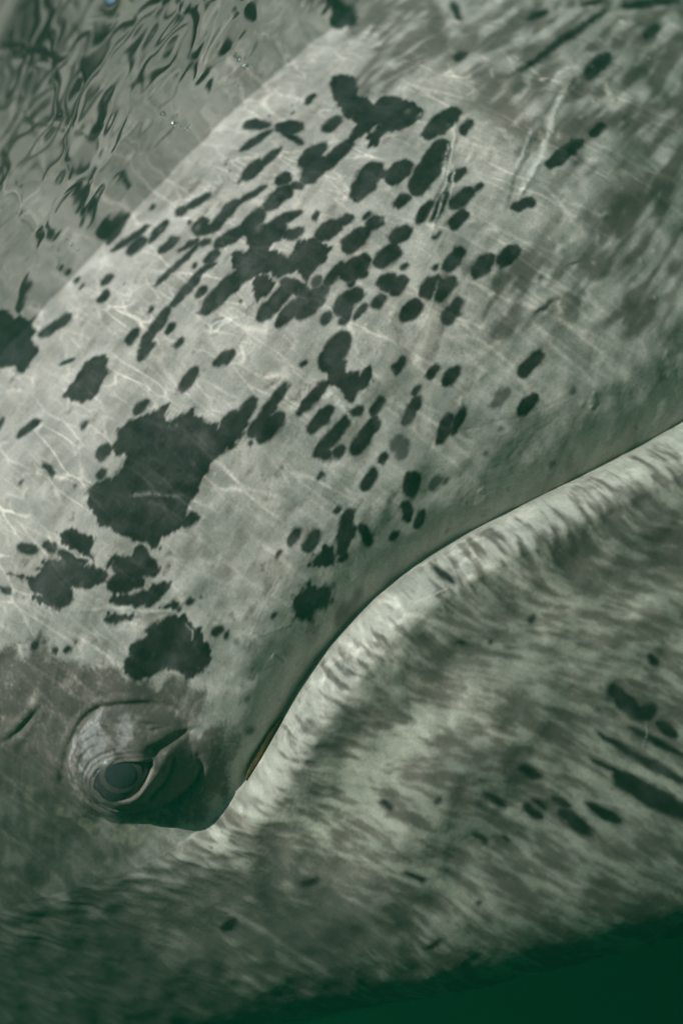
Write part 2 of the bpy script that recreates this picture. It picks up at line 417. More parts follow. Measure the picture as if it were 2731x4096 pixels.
SPOT_POLYGONS = [
    ([(0.1447, 0.2625), (0.1621, 0.2379), (0.1539, 0.2209), (0.1422, 0.2253), (0.1368, 0.2234), (0.143, 0.2084), (0.1409, 0.2046), (0.1642, 0.2049), (0.1737, 0.197), (0.174, 0.1772), (0.1649, 0.1719), (0.1419, 0.1716), (0.1317, 0.1701), (0.1357, 0.1857), (0.12, 0.1962), (0.1196, 0.2063), (0.104, 0.2156), (0.0959, 0.2218), (0.1001, 0.2409), (0.1088, 0.25), (0.1171, 0.2492), (0.1238, 0.2411), (0.1302, 0.2513)], 0.0, 0),
    ([(0.1033, 0.2166), (0.111, 0.2136), (0.1169, 0.2054), (0.1146, 0.1935), (0.1021, 0.1916), (0.094, 0.1923), (0.0904, 0.1917), (0.093, 0.203)], 0.0, 0),
    ([(0.3272, 0.3268), (0.3347, 0.3199), (0.3422, 0.2995), (0.3204, 0.2794), (0.3248, 0.2729), (0.3254, 0.2604), (0.3389, 0.2596), (0.347, 0.2463), (0.3471, 0.2164), (0.3365, 0.2098), (0.3121, 0.2132), (0.3042, 0.2236), (0.2851, 0.2214), (0.2783, 0.2265), (0.2847, 0.2337), (0.3029, 0.2375), (0.2743, 0.2419), (0.2743, 0.2522), (0.2924, 0.2562), (0.2925, 0.2693), (0.3083, 0.3031)], 0.0, 0),
    ([(0.4564, 0.4051), (0.4988, 0.3269), (0.4635, 0.278), (0.427, 0.2518), (0.3806, 0.2568), (0.3373, 0.2629), (0.3109, 0.2745), (0.3315, 0.2998), (0.3782, 0.3085), (0.3924, 0.3596)], 0.00421, 2),
    ([(0.439, 0.4537), (0.4553, 0.4076), (0.4097, 0.3624), (0.3918, 0.3792), (0.391, 0.4133)], 0.00153, 0),
    ([(0.087, 0.1086), (0.08, 0.1002), (0.0835, 0.0963), (0.0769, 0.0936), (0.0764, 0.0842), (0.0777, 0.0729), (0.0754, 0.0618), (0.0798, 0.0589), (0.0872, 0.0605), (0.0935, 0.0594), (0.1017, 0.0582), (0.1103, 0.0645), (0.113, 0.0723), (0.1072, 0.0758), (0.1008, 0.075), (0.1019, 0.0797), (0.0966, 0.0836), (0.103, 0.0905), (0.104, 0.0995), (0.098, 0.1064)], 0.0, 0),
    ([(-0.1004, 0.4475), (-0.089, 0.4171), (-0.0993, 0.4175), (-0.0862, 0.3986), (-0.0676, 0.3872), (-0.0822, 0.3781), (-0.0814, 0.3681), (-0.0931, 0.3668), (-0.0933, 0.3459), (-0.1142, 0.3406), (-0.1242, 0.3406), (-0.1242, 0.3554), (-0.1385, 0.3698), (-0.1422, 0.3747)], 0.0, 0),
    ([(-0.1062, 0.2823), (-0.0847, 0.2846), (-0.0779, 0.2891), (-0.0601, 0.2875), (-0.0482, 0.2826), (-0.0466, 0.2743), (-0.0559, 0.2657), (-0.0536, 0.2603), (-0.0702, 0.2562), (-0.0815, 0.2539), (-0.0978, 0.2586), (-0.1009, 0.2682), (-0.1058, 0.274)], 0.0, 0),
    ([(-0.1052, 0.2016), (-0.0957, 0.2021), (-0.0878, 0.2093), (-0.0679, 0.2062), (-0.0598, 0.1985), (-0.0438, 0.1931), (-0.0365, 0.188), (-0.0431, 0.1826), (-0.0489, 0.1828), (-0.0511, 0.1742), (-0.0352, 0.1737), (-0.0249, 0.1674), (-0.0289, 0.1618), (-0.0244, 0.1542), (-0.0263, 0.1464), (-0.0171, 0.1423), (-0.0207, 0.1371), (-0.0279, 0.1328), (-0.015, 0.1369), (-0.0002, 0.1357), (-0.0004, 0.1283), (0.0216, 0.1298), (0.0225, 0.1258), (-0.0057, 0.1144), (-0.0268, 0.1136), (-0.0374, 0.1176), (-0.0451, 0.1156), (-0.0593, 0.1131), (-0.0705, 0.1105), (-0.0804, 0.1065), (-0.0902, 0.1053), (-0.1003, 0.0987), (-0.1075, 0.0953), (-0.1222, 0.0993), (-0.1321, 0.1011), (-0.1407, 0.0996), (-0.1457, 0.1019), (-0.1427, 0.1079), (-0.1522, 0.1222), (-0.1509, 0.1266), (-0.1576, 0.138), (-0.1565, 0.1455), (-0.1632, 0.154), (-0.1606, 0.1601), (-0.1601, 0.1738), (-0.152, 0.1862), (-0.1464, 0.1892), (-0.1346, 0.1856), (-0.1242, 0.1805), (-0.1054, 0.1815), (-0.0982, 0.1828), (-0.1049, 0.1887), (-0.108, 0.1952)], 0.0, 0),
    ([(-0.1976, 0.1813), (-0.189, 0.1782), (-0.1832, 0.1713), (-0.1803, 0.1612), (-0.1721, 0.1508), (-0.1786, 0.1469), (-0.1863, 0.1434), (-0.1896, 0.136), (-0.1926, 0.1413), (-0.1985, 0.1575), (-0.2027, 0.1734)], 0.0, 0),
    ([(-0.2603, 0.1893), (-0.2462, 0.1741), (-0.2395, 0.1681), (-0.2331, 0.1652), (-0.238, 0.1732), (-0.2332, 0.1736), (-0.2287, 0.1685), (-0.2277, 0.1738), (-0.2199, 0.1701), (-0.2137, 0.1603), (-0.2089, 0.1624), (-0.2019, 0.1538), (-0.1988, 0.1378), (-0.1912, 0.1333), (-0.1874, 0.1188), (-0.1885, 0.1124), (-0.1984, 0.1133), (-0.2078, 0.1187), (-0.2198, 0.1324), (-0.2264, 0.1223), (-0.2371, 0.1248), (-0.2446, 0.1262), (-0.2502, 0.1361), (-0.2494, 0.1386), (-0.2555, 0.1498), (-0.2539, 0.1543), (-0.2473, 0.1491), (-0.254, 0.1657), (-0.2489, 0.1692), (-0.2548, 0.178)], 0.0, 0),
    ([(-0.1822, 0.1249), (-0.1713, 0.1235), (-0.1604, 0.1136), (-0.1541, 0.1156), (-0.1482, 0.1143), (-0.1459, 0.1062), (-0.1475, 0.1001), (-0.1466, 0.0936), (-0.1498, 0.0855), (-0.1584, 0.0832), (-0.1654, 0.0877), (-0.1723, 0.0836), (-0.1837, 0.0897), (-0.1966, 0.1002), (-0.1983, 0.1104), (-0.1957, 0.1162), (-0.1871, 0.113), (-0.181, 0.1103), (-0.1841, 0.1192)], 0.0, 0),
    ([(-0.2053, 0.098), (-0.1979, 0.0988), (-0.185, 0.0883), (-0.1779, 0.0838), (-0.1639, 0.0805), (-0.1517, 0.0693), (-0.1596, 0.0648), (-0.1748, 0.0639), (-0.1818, 0.0655), (-0.1932, 0.08), (-0.2047, 0.0918)], 0.0, 0),
    ([(-0.1751, 0.0594), (-0.1584, 0.0547), (-0.1577, 0.0489), (-0.1643, 0.0441), (-0.1686, 0.0474)], 0.0, 0),
    ([(-0.2196, 0.0904), (-0.2114, 0.0908), (-0.1933, 0.0689), (-0.207, 0.0747), (-0.2164, 0.0783)], 0.0, 0),
    ([(-0.2404, 0.0476), (-0.2233, 0.0527), (-0.2178, 0.0553), (-0.2018, 0.0528), (-0.1942, 0.056), (-0.1845, 0.0543), (-0.1706, 0.0455), (-0.1634, 0.0386), (-0.1651, 0.0315), (-0.1637, 0.0245), (-0.16, 0.0212), (-0.1652, 0.0149), (-0.1674, 0.0033), (-0.1704, -0.002), (-0.1807, -0.008), (-0.1917, -0.0077), (-0.207, -0.0034), (-0.2032, 0.0057), (-0.2127, 0.0184), (-0.2258, 0.0222), (-0.2371, 0.0306), (-0.2369, 0.0392)], 0.0, 0),
    ([(-0.0553, -0.0122), (-0.0453, -0.0086), (-0.0392, -0.0109), (-0.0313, -0.0088), (-0.0284, -0.0167), (-0.03, -0.0236), (-0.0392, -0.0268), (-0.0472, -0.021), (-0.0542, -0.0169)], 0.0, 0),
    ([(-0.1004, -0.033), (-0.0843, -0.0199), (-0.0713, -0.0224), (-0.0641, -0.0209), (-0.0638, -0.0313), (-0.0517, -0.0392), (-0.0653, -0.0506), (-0.0733, -0.0507), (-0.0799, -0.0461), (-0.0903, -0.0504), (-0.0962, -0.0401)], 0.00134, 0),
]
SKIN_REGIONS = [
    ([(-0.3282, 0.1621), (-0.2873, 0.1274), (-0.2655, 0.0946), (-0.2446, 0.0571), (-0.2359, 0.0263), (-0.2101, -0.0089), (-0.2065, -0.0324), (-0.2136, -0.0599), (-0.2267, -0.084), (-0.254, -0.096), (-0.2799, -0.0944), (-0.3181, -0.0831), (-0.3326, -0.0537), (-0.3492, -0.0146), (-0.373, 0.0138), (-0.414, 0.0746)], 0.01607, 'eye'),
    ([(-0.3966, 0.1025), (-0.3518, 0.0327), (-0.3389, -0.0218), (-0.3317, -0.0689), (-0.3285, -0.0926), (-0.382, -0.0754), (-0.4028, -0.1129), (-0.4806, -0.2824), (-0.9315, -0.1396)], 0.01531, 'low_shade'),
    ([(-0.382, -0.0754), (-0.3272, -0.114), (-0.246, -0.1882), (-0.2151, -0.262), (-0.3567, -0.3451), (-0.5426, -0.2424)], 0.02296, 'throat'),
    ([(-0.37, 0.0054), (-0.3553, -0.02), (-0.3382, -0.0426), (-0.3302, -0.0676), (-0.3226, -0.0872), (-0.3423, -0.0785), (-0.3638, -0.0435), (-0.3735, -0.014)], 0.00383, 'palepatch'),
    ([(0.2416, 0.1033), (0.2872, 0.0796), (0.3119, 0.0105), (0.3959, 0.0233), (0.5165, -0.006), (0.3386, -0.1366), (0.2873, -0.0646), (0.2767, -0.0194), (0.2076, -0.0007), (0.1948, 0.0666)], 0.01913, 'snoutmottle'),
    ([(0.4578, 0.279), (0.8597, 0.1495), (0.5165, -0.006), (0.4036, 0.0291), (0.3772, 0.1161), (0.3817, 0.2008)], 0.02296, 'snoutmottle2'),
    ([(-0.224, 0.2992), (-0.1889, 0.2285), (-0.1761, 0.1726), (-0.2108, 0.1737), (-0.2344, 0.2099), (-0.2623, 0.2449)], 0.01531, 'pale'),
    ([(-0.2084, -0.1479), (-0.1785, -0.1456), (-0.1048, -0.1585), (-0.0719, -0.1708), (-0.0784, -0.184), (-0.1338, -0.1854), (-0.2183, -0.1829), (-0.2203, -0.1641)], 0.01148, 'jawpale'),
    ([(0.0381, -0.0842), (0.1318, -0.1249), (0.2581, -0.1867), (0.1658, -0.2593), (0.1288, -0.2041), (0.0724, -0.1441), (0.021, -0.1117)], 0.01913, 'jawdark'),
    ([(-0.3263, 0.0273), (-0.3094, 0.0359), (-0.2927, 0.039), (-0.279, 0.0339), (-0.2642, 0.0208), (-0.2587, 0.0061), (-0.2733, -0.0025), (-0.2916, 0.0035), (-0.3102, 0.0058), (-0.3244, 0.0017), (-0.336, -0.0034), (-0.3407, 0.0086)], 0.00306, 'lid'),
    ([(-0.3323, -0.0163), (-0.3255, -0.0278), (-0.3186, -0.0357), (-0.3083, -0.0405), (-0.2953, -0.0408), (-0.2805, -0.0376), (-0.2667, -0.0335), (-0.2606, -0.0418), (-0.2717, -0.0469), (-0.2919, -0.05), (-0.3123, -0.0476), (-0.3248, -0.0378), (-0.3326, -0.0272)], 0.00115, 'rim'),
    ([(-0.238, -0.0397), (-0.2351, -0.0335), (-0.2197, -0.0349), (-0.2034, -0.0335), (-0.1882, -0.0347), (-0.1995, -0.0575), (-0.2169, -0.0613), (-0.2255, -0.0474)], 0.00383, 'pale'),
]
PALE_LINES = [
    ([(-0.2296, 0.11106), (-0.21184, 0.09631), (-0.19498, 0.07821), (-0.17853, 0.05739), (-0.16531, 0.04511)], 0.00116, 0.8),
    ([(-0.20538, 0.17479), (-0.20175, 0.16376), (-0.19756, 0.14875), (-0.19069, 0.13706), (-0.20101, 0.13858)], 0.00084, 0.7),
    ([(-0.13523, -0.01997), (-0.12036, -0.02846), (-0.10326, -0.03746)], 0.00053, 0.4),
    ([(-0.10083, -0.00354), (-0.08699, 0.00018), (-0.07526, 0.00189)], 0.00053, 0.4),
    ([(-0.14807, -0.02275), (-0.13136, -0.015), (-0.09671, -0.00366)], 0.00042, 0.3),
    ([(0.0743, 0.08757), (0.0724, 0.07681), (0.07092, 0.06472), (0.06618, 0.05051)], 0.00236, 0.75),
    ([(0.06261, 0.08368), (0.0721, 0.0801)], 0.00277, 0.8),
    ([(0.0352, 0.20333), (0.04416, 0.21079), (0.04932, 0.21061), (0.05896, 0.20591), (0.06467, 0.2009), (0.07301, 0.19327)], 0.00099, 0.8),
    ([(0.04043, 0.20508), (0.05073, 0.20474), (0.06125, 0.20101)], 0.0016, 1.0),
    ([(-0.01887, -0.09839), (-0.00101, -0.10429), (0.02101, -0.11591)], 0.00063, 0.8),
    ([(0.05001, -0.30881), (0.03985, -0.31971), (0.02784, -0.32594)], 0.00063, 0.5),
    ([(0.24678, 0.11734), (0.27727, 0.13119), (0.3057, 0.14979), (0.33302, 0.16579), (0.35614, 0.18218)], 0.0012, 0.95),
    ([(0.28924, 0.14273), (0.31057, 0.1575), (0.33063, 0.16855)], 0.00203, 0.7),
    ([(0.27404, 0.12254), (0.29629, 0.13468), (0.31565, 0.15164)], 0.00092, 0.7),
    ([(0.33085, 0.08208), (0.35308, 0.08608), (0.37656, 0.09291), (0.40345, 0.10416), (0.43265, 0.11879), (0.47983, 0.13084)], 0.00314, 0.9),
    ([(0.3337, 0.08209), (0.3518, 0.08738), (0.36876, 0.09149)], 0.0037, 0.9),
    ([(0.3404, 0.09914), (0.3653, 0.10744), (0.40396, 0.12337)], 0.00185, 0.6),
    ([(-0.15475, 0.34444), (-0.14176, 0.33417), (-0.12353, 0.31363)], 0.00274, 0.6),
    ([(-0.07322, 0.2563), (-0.06975, 0.2315)], 0.00084, 0.5),
    ([(-0.13434, -0.04131), (-0.13868, -0.04399), (-0.13874, -0.05044)], 0.00063, 0.9),
    ([(-0.13087, -0.04715), (-0.13254, -0.05507), (-0.13475, -0.05911)], 0.00063, 0.8),
    ([(0.0707, 0.06917), (0.06862, 0.05374), (0.0655, 0.04544)], 0.00211, 0.6),
    ([(0.15625, 0.05814), (0.18333, 0.06448), (0.21605, 0.08087)], 0.00147, 0.25),
    ([(-0.16989, 0.03509), (-0.16924, 0.02468), (-0.17756, 0.0194)], 0.00084, 0.45),
    ([(-0.12488, 0.15405), (-0.10674, 0.13907), (-0.09167, 0.11557)], 0.00211, 0.25),
]
DARK_LINES = [
    ([(0.24842, 0.13051), (0.26895, 0.13451), (0.298, 0.14556), (0.33008, 0.1657)], 0.00148, 0.9),
    ([(0.26099, 0.12518), (0.28958, 0.13597), (0.30925, 0.14573)], 0.00129, 0.9),
    ([(0.30809, 0.07952), (0.33837, 0.09517), (0.37266, 0.10623), (0.42709, 0.12418), (0.46938, 0.13318)], 0.0024, 0.55),
    ([(0.04689, 0.21363), (0.05414, 0.21192), (0.05953, 0.20832)], 0.00136, 0.9),
    ([(0.12613, -0.02816), (0.1519, -0.04408), (0.17313, -0.05926), (0.21709, -0.07816)], 0.00063, 0.45),
    ([(-0.13372, -0.04589), (-0.13603, -0.05565)], 0.00095, 0.9),
    ([(-0.23845, -0.03587), (-0.22817, -0.03686)], 0.00105, 0.6),
]
PALE_DOTS = [
    (0.3721, 0.1364, 0.00411, 0.9),
    (0.3344, 0.1433, 0.00344, 0.8),
    (0.4645, 0.152, 0.00332, 0.8),
    (0.4857, 0.145, 0.00401, 0.8),
    (0.3657, 0.0166, 0.00398, 0.7),
    (0.2805, 0.0899, 0.00272, 0.7),
    (0.252, 0.1182, 0.00303, 0.9),
    (0.4064, 0.2239, 0.004, 0.7),
    (0.4283, 0.1938, 0.00332, 0.7),
    (0.3857, 0.1961, 0.00358, 0.6),
    (0.6017, 0.145, 0.00612, 0.6),
    (0.5036, 0.0965, 0.00566, 0.6),
    (0.4681, 0.1001, 0.00392, 0.6),
    (0.4952, 0.2014, 0.00413, 0.5),
    (0.3818, 0.2292, 0.00364, 0.5),
    (0.3379, 0.1787, 0.00317, 0.6),
    (0.3948, 0.102, 0.00315, 0.8),
    (0.4371, 0.0944, 0.00353, 0.5),
    (0.3281, 0.0188, 0.00453, 0.6),
    (0.3444, -0.003, 0.00394, 0.6),
    (0.2143, 0.1111, 0.003, 0.6),
    (0.1649, 0.0913, 0.00267, 0.9),
    (0.155, 0.0902, 0.00178, 0.8),
    (0.1316, 0.0966, 0.00238, 0.9),
    (0.1245, 0.0846, 0.00178, 0.8),
    (0.1161, 0.0849, 0.00237, 0.8),
    (0.1854, 0.0637, 0.00177, 0.7),
    (0.1779, 0.0359, 0.00176, 0.7),
    (0.1445, -0.0108, 0.0035, 0.8),
    (0.199, -0.0056, 0.00585, 0.5),
    (0.1766, -0.0049, 0.00438, 0.5),
    (0.274, -0.0134, 0.00445, 0.7),
    (0.2401, -0.0932, 0.00384, 0.6),
    (0.2317, -0.0957, 0.00295, 0.7),
    (0.1046, 0.0062, 0.00146, 0.7),
    (0.1197, 0.0057, 0.00131, 0.7),
    (-0.1467, 0.3269, 0.00674, 0.5),
    (-0.1953, 0.2358, 0.00412, 0.6),
    (-0.214, 0.2434, 0.00636, 0.5),
    (-0.2278, 0.2335, 0.00474, 0.5),
]
EYE = (-0.29801, -0.01781)
EYE_UX = (0.6858, -0.7278)
EYE_UY = (0.7278, 0.6858)
EYE_OPEN = [(-0.32092, -0.0094), (-0.31193, -0.00428), (-0.30278, -0.00319), (-0.29347, -0.0061), (-0.28387, -0.01243), (-0.27689, -0.01998), (-0.27168, -0.02574), (-0.26905, -0.02899), (-0.27109, -0.03187), (-0.27742, -0.03473), (-0.28559, -0.03755), (-0.29439, -0.03905), (-0.30318, -0.037), (-0.311, -0.03216), (-0.31599, -0.02464), (-0.31981, -0.01655)]
EYE_TOPCREASE = [(-0.34761, 0.01788), (-0.33128, 0.0269), (-0.31631, 0.03369), (-0.30191, 0.03873), (-0.28889, 0.03972), (-0.27709, 0.03664), (-0.26529, 0.02791), (-0.25302, 0.01639), (-0.24289, 0.00495), (-0.234, -0.00954), (-0.23034, -0.02729)]
EYE_CANTH = [(-0.26346, -0.02503), (-0.25748, -0.02664), (-0.24826, -0.02931), (-0.23508, -0.0344)]
EYE_FOLDS = [
    [(-0.32625, -0.00751), (-0.31754, -0.0012), (-0.30654, 0.00091), (-0.29615, -0.00116), (-0.28547, -0.00681), (-0.2764, -0.01511), (-0.27017, -0.0225)],
    [(-0.32851, -0.00388), (-0.31987, 0.00243), (-0.30746, 0.00494), (-0.29614, 0.00283), (-0.28404, -0.00331), (-0.27481, -0.01162), (-0.26847, -0.01899)],
    [(-0.32876, 0.0006), (-0.32086, 0.00657), (-0.30798, 0.00942), (-0.29524, 0.00681), (-0.28262, 0.00019), (-0.27326, -0.00812)],
    [(-0.30517, 0.03194), (-0.29414, 0.0316), (-0.28229, 0.02853), (-0.27314, 0.02282)],
    [(-0.27128, 0.02095), (-0.2656, 0.01176), (-0.26357, 0.0045)],
    [(-0.27885, 0.02025), (-0.27442, 0.00752), (-0.26902, -0.00159)],
    [(-0.32997, -0.00788), (-0.33224, -0.02038), (-0.3279, -0.03394), (-0.31926, -0.04354), (-0.30754, -0.05011)],
    [(-0.33444, -0.0024), (-0.33754, -0.01581), (-0.3347, -0.03252)],
    [(-0.31142, 0.02941), (-0.29857, 0.03082), (-0.28461, 0.02586), (-0.2729, 0.01512)],
    [(-0.32044, 0.02424), (-0.30632, 0.02651), (-0.29125, 0.02241), (-0.27896, 0.01214)],
    [(-0.26229, 0.01167), (-0.25439, -0.00208), (-0.24458, -0.01503)],
    [(-0.26435, 0.00363), (-0.25471, -0.0097), (-0.24099, -0.02013)],
    [(-0.32317, 0.01347), (-0.31334, 0.01812), (-0.30064, 0.01818), (-0.28656, 0.01147)],
]
EYE_RIM = [(-0.32832, -0.01551), (-0.32341, -0.02543), (-0.31694, -0.03361), (-0.30811, -0.03944), (-0.29745, -0.04168), (-0.2865, -0.04159), (-0.27583, -0.03977), (-0.26501, -0.03756), (-0.25883, -0.0365)]
EYE_RIMG = [(-0.29165, -0.04459), (-0.28192, -0.04223), (-0.2735, -0.03671), (-0.26724, -0.03475)]
EYE_RIMOUT = [(-0.29495, -0.04905), (-0.27941, -0.04962), (-0.26703, -0.04699), (-0.25877, -0.04148)]
EYE_LOWCREASE = [(-0.24541, -0.05632), (-0.25152, -0.06532), (-0.26391, -0.07084), (-0.27835, -0.07104), (-0.29206, -0.06718), (-0.30713, -0.05932), (-0.31832, -0.05086), (-0.32571, -0.04212)]
CHEEK_CREASE = [(-0.36981, 0.08359), (-0.35921, 0.07798), (-0.34696, 0.07609), (-0.33256, 0.07648), (-0.32022, 0.07696), (-0.30987, 0.07753)]
BALEEN = [(-0.17692, -0.09391), (-0.19012, -0.0966), (-0.20764, -0.10058), (-0.22663, -0.10312), (-0.23721, -0.10562)]
BUBBLES = [
    (0.2605, 0.1174, 0.0033, 'largest glinting air bubble of the upper trio under the water surface'),
    (0.2692, 0.1296, 0.0019, 'small air bubble touching the largest of the upper trio'),
    (0.2466, 0.1399, 0.002, 'air bubble on its own below the upper pair at the waterline'),
    (0.1635, 0.0877, 0.0027, 'biggest air bubble, leftmost in the row of four below the surface'),
    (0.1691, 0.106, 0.0017, 'second air bubble from the left in the row of four'),
    (0.1741, 0.1189, 0.0023, 'third air bubble from the left in the row of four'),
    (0.1795, 0.1209, 0.0016, 'smallest air bubble, rightmost in the row of four'),
    (0.0103, 0.1109, 0.0017, 'upper of two air specks beside the lower left waterline'),
    (0.0109, 0.1318, 0.0018, 'lower of two air specks beside the lower left waterline'),
]

EYE_A, EYE_B = EYE
def flank(a, b):
    """full relief of the flank, eye and folds included"""
    y = base_flank(a, b)
    near = np.hypot(a - EYE_A, b - EYE_B) < 0.16
    if np.any(near):
        aa, bb = a[near], b[near]
        # local axes of the eye: p runs along the gaze slit, q across
        p = (aa - EYE_A) * EYE_UX[0] + (bb - EYE_B) * EYE_UX[1]
        q = (aa - EYE_A) * EYE_UY[0] + (bb - EYE_B) * EYE_UY[1]
        d = np.zeros(aa.shape)
        r2 = ((p + 0.002) / 0.062) ** 2 + ((q - 0.008) / 0.060) ** 2
        d -= 0.033 * np.clip(1 - r2, 0, 1) ** 1.25
        r3 = ((p - 0.030) / 0.055) ** 2 + ((q + 0.004) / 0.046) ** 2
        d -= 0.006 * np.clip(1 - r3, 0, 1) ** 1.5
        # skin above the eye sags a little over the crease
        dd, w = seg_dist(aa, bb, EYE_TOPCREASE)
        fade = np.sin(np.clip(w, 0.03, 0.97) * np.pi) ** 0.5
        d += 0.008 * fade * np.exp(-(dd / 0.0042) ** 2)
        dd, w = seg_dist(aa, bb, EYE_LOWCREASE)
        fade = np.sin(np.clip(w, 0.03, 0.97) * np.pi) ** 0.5
        d += 0.0060 * fade * np.exp(-(dd / 0.0034) ** 2)
        dd, w = seg_dist(aa, bb, EYE_CANTH)
        d += 0.0085 * (1.05 - 0.85 * w) * np.exp(-(dd / (0.0062 - 0.0040 * w)) ** 2)
        for k, f in enumerate(EYE_FOLDS):
            dd, w = seg_dist(aa, bb, f)
            d += 0.0024 * np.sin(np.clip(w, 0.02, 0.98) * np.pi) ** 0.5 * np.exp(-(dd / 0.0014) ** 2)
        dd, w = seg_dist(aa, bb, EYE_RIM)
        d -= 0.0036 * np.sin(np.clip(w, 0.02, 0.98) * np.pi) ** 1.2 * np.exp(-(dd / 0.0050) ** 2)
        dd, w = seg_dist(aa, bb, EYE_RIMOUT)
        d += 0.0030 * np.exp(-(dd / 0.0022) ** 2)
        s = poly_sdf(aa, bb, EYE_OPEN)
        d += 0.016 * sstep(-s, -0.0018, 0.0050)
        y[near] += d
    dd, w = seg_dist(a, b, CHEEK_CREASE)
    y = y + 0.0017 * np.sin(np.clip(w, 0.05, 0.95) * np.pi) * np.exp(-(dd / 0.0022) ** 2)
    y = y - 0.0016 * np.sin(np.clip(w, 0.05, 0.95) * np.pi) * np.exp(-((dd - 0.006) / 0.0040) ** 2)
    return y

# ------------------------------------------------------------------ helpers
def new_mat(name):
    m = bpy.data.materials.new(name)
    m.use_nodes = True
    m.node_tree.nodes.clear()
    return m, m.node_tree.nodes, m.node_tree.links

def link_mesh(name, verts, faces, mat, parent=None, smooth=True):
    me = bpy.data.meshes.new(name)
    me.from_pydata(verts, [], faces)
    me.materials.append(mat)
    if smooth:
        me.polygons.foreach_set('use_smooth', [True] * len(me.polygons))
    me.update()
    o = bpy.data.objects.new(name, me)
    C.objects.link(o)
    o.parent = parent
    return o

def grid_mesh(name, P, mat, closed=False):
    """P: array rows x cols x 3 -> quads; rows wrap around when closed"""
    nr, nc = P.shape[:2]
    me = bpy.data.meshes.new(name)
    idx = np.arange(nr * nc).reshape(nr, nc)
    if closed:
        idx = np.vstack([idx, idx[:1]])
    q = np.stack([idx[:-1, :-1], idx[1:, :-1], idx[1:, 1:], idx[:-1, 1:]], axis=-1).reshape(-1, 4)
    me.vertices.add(nr * nc)
    me.vertices.foreach_set('co', P.reshape(-1).astype(np.float32))
    me.loops.add(q.size)
    me.loops.foreach_set('vertex_index', q.reshape(-1).astype(np.int32))
    me.polygons.add(len(q))
    me.polygons.foreach_set('loop_start', (np.arange(len(q)) * 4).astype(np.int32))
    me.polygons.foreach_set('use_smooth', np.ones(len(q), bool))
    me.update(calc_edges=True)
    me.validate()
    me.materials.append(mat)
    return me

# ------------------------------------------------------------------ pigment of the skin, on a grid in body coordinates
GA0, GA1, GB0, GB1, GS = -0.80, 0.80, -0.72, 0.46, 0.0010
ga = np.arange(GA0, GA1, GS); gb = np.arange(GB0, GB1, GS)
A, B = np.meshgrid(ga, gb)
NR, NC = A.shape

def fnoise(size, seed, ax=1.0, ay=1.0):
    """smooth noise, wavelength about size metres, zero mean, unit spread"""
    r = np.random.default_rng(seed).standard_normal((NR, NC))
    fx = np.fft.rfftfreq(NC, GS)[None, :]; fy = np.fft.fftfreq(NR, GS)[:, None]
    k = np.exp(-((fx * size * ax) ** 2 + (fy * size * ay) ** 2) * 1.2)
    n = np.fft.irfft2(np.fft.rfft2(r) * k, s=(NR, NC))
    return (n - n.mean()) / n.std()

def blur(f, size):
    fx = np.fft.rfftfreq(NC, GS)[None, :]; fy = np.fft.fftfreq(NR, GS)[:, None]
    k = np.exp(-((fx * size) ** 2 + (fy * size) ** 2) * 2.0)
    return np.fft.irfft2(np.fft.rfft2(f) * k, s=(NR, NC))

def sample(f, x, y):
    x = np.clip((x - GA0) / GS, 0, NC - 1.001); y = np.clip((y - GB0) / GS, 0, NR - 1.001)
    i = x.astype(np.int32); j = y.astype(np.int32); u = (x - i).astype(np.float32); v = (y - j).astype(np.float32)
    if f.ndim == 3:
        u = u[..., None]; v = v[..., None]
    return (f[j, i] * (1 - u) + f[j, i + 1] * u) * (1 - v) + (f[j + 1, i] * (1 - u) + f[j + 1, i + 1] * u) * v

H = B - mouth(A)
# direction in which the skin pattern is drawn out
deg_up = 10.0 + 10.0 * np.exp(-((H - 0.03) / 0.05) ** 2) - 6.0 * sstep(A, 0.1, 0.45) + 20 * sstep(-A, 0.15, 0.35)
deg_lip = -62.0 - 46.0 * sstep(A, -0.22, 0.10)
deg_deep = -57.0 - 21.0 * sstep(-H, 0.10, 0.23) - 18.0 * sstep(-A, 0.10, 0.22) + 20 * sstep(-A, 0.28, 0.45)
kk = sstep(-H, 0.025, 0.095)
deg_lo = deg_lip * (1 - kk) + deg_deep * kk
ang = np.radians(np.where(H > 0, deg_up, deg_lo) + 5 * fnoise(0.07, 5))
FX = np.cos(ang).astype(np.float32); FY = np.sin(ang).astype(np.float32)

def streaks(size, length, seed):
    """noise of grain size smeared along the flow (line integral)"""
    n = fnoise(size, seed).astype(np.float32)
    st = max(GS * 1.5, size * 0.5)
    steps = max(3, int(length / st / 2))
    out = n.copy(); tot = 1.0
    for sgn in (1, -1):
        x = A.astype(np.float32); y = B.astype(np.float32)
        for k in range(1, steps + 1):
            fx = sample(FX, x, y); fy = sample(FY, x, y)
            x = x + sgn * st * fx; y = y + sgn * st * fy
            w = 0.5 + 0.5 * math.cos(math.pi * k / (steps + 1))
            out += w * sample(n, x, y); tot += w
    return (out - out.mean()) / out.std()

st_fine = streaks(0.0036, 0.013, 21)
st_mid = streaks(0.0085, 0.036, 22)
st_big = streaks(0.018, 0.062, 23)
st_huge = fnoise(0.045, 24)
grain = fnoise(0.003, 25)
cloud = fnoise(0.020, 26)
wx = fnoise(0.0100, 31) * 0.00052 + fnoise(0.0035, 32) * 0.00014
wy = fnoise(0.0100, 33) * 0.00052 + fnoise(0.0035, 34) * 0.00014
WA, WB = A + wx, B + wy
WA2, WB2 = A + wx * 3 + fnoise(0.03, 35) * 0.004, B + wy * 3 + fnoise(0.03, 36) * 0.004

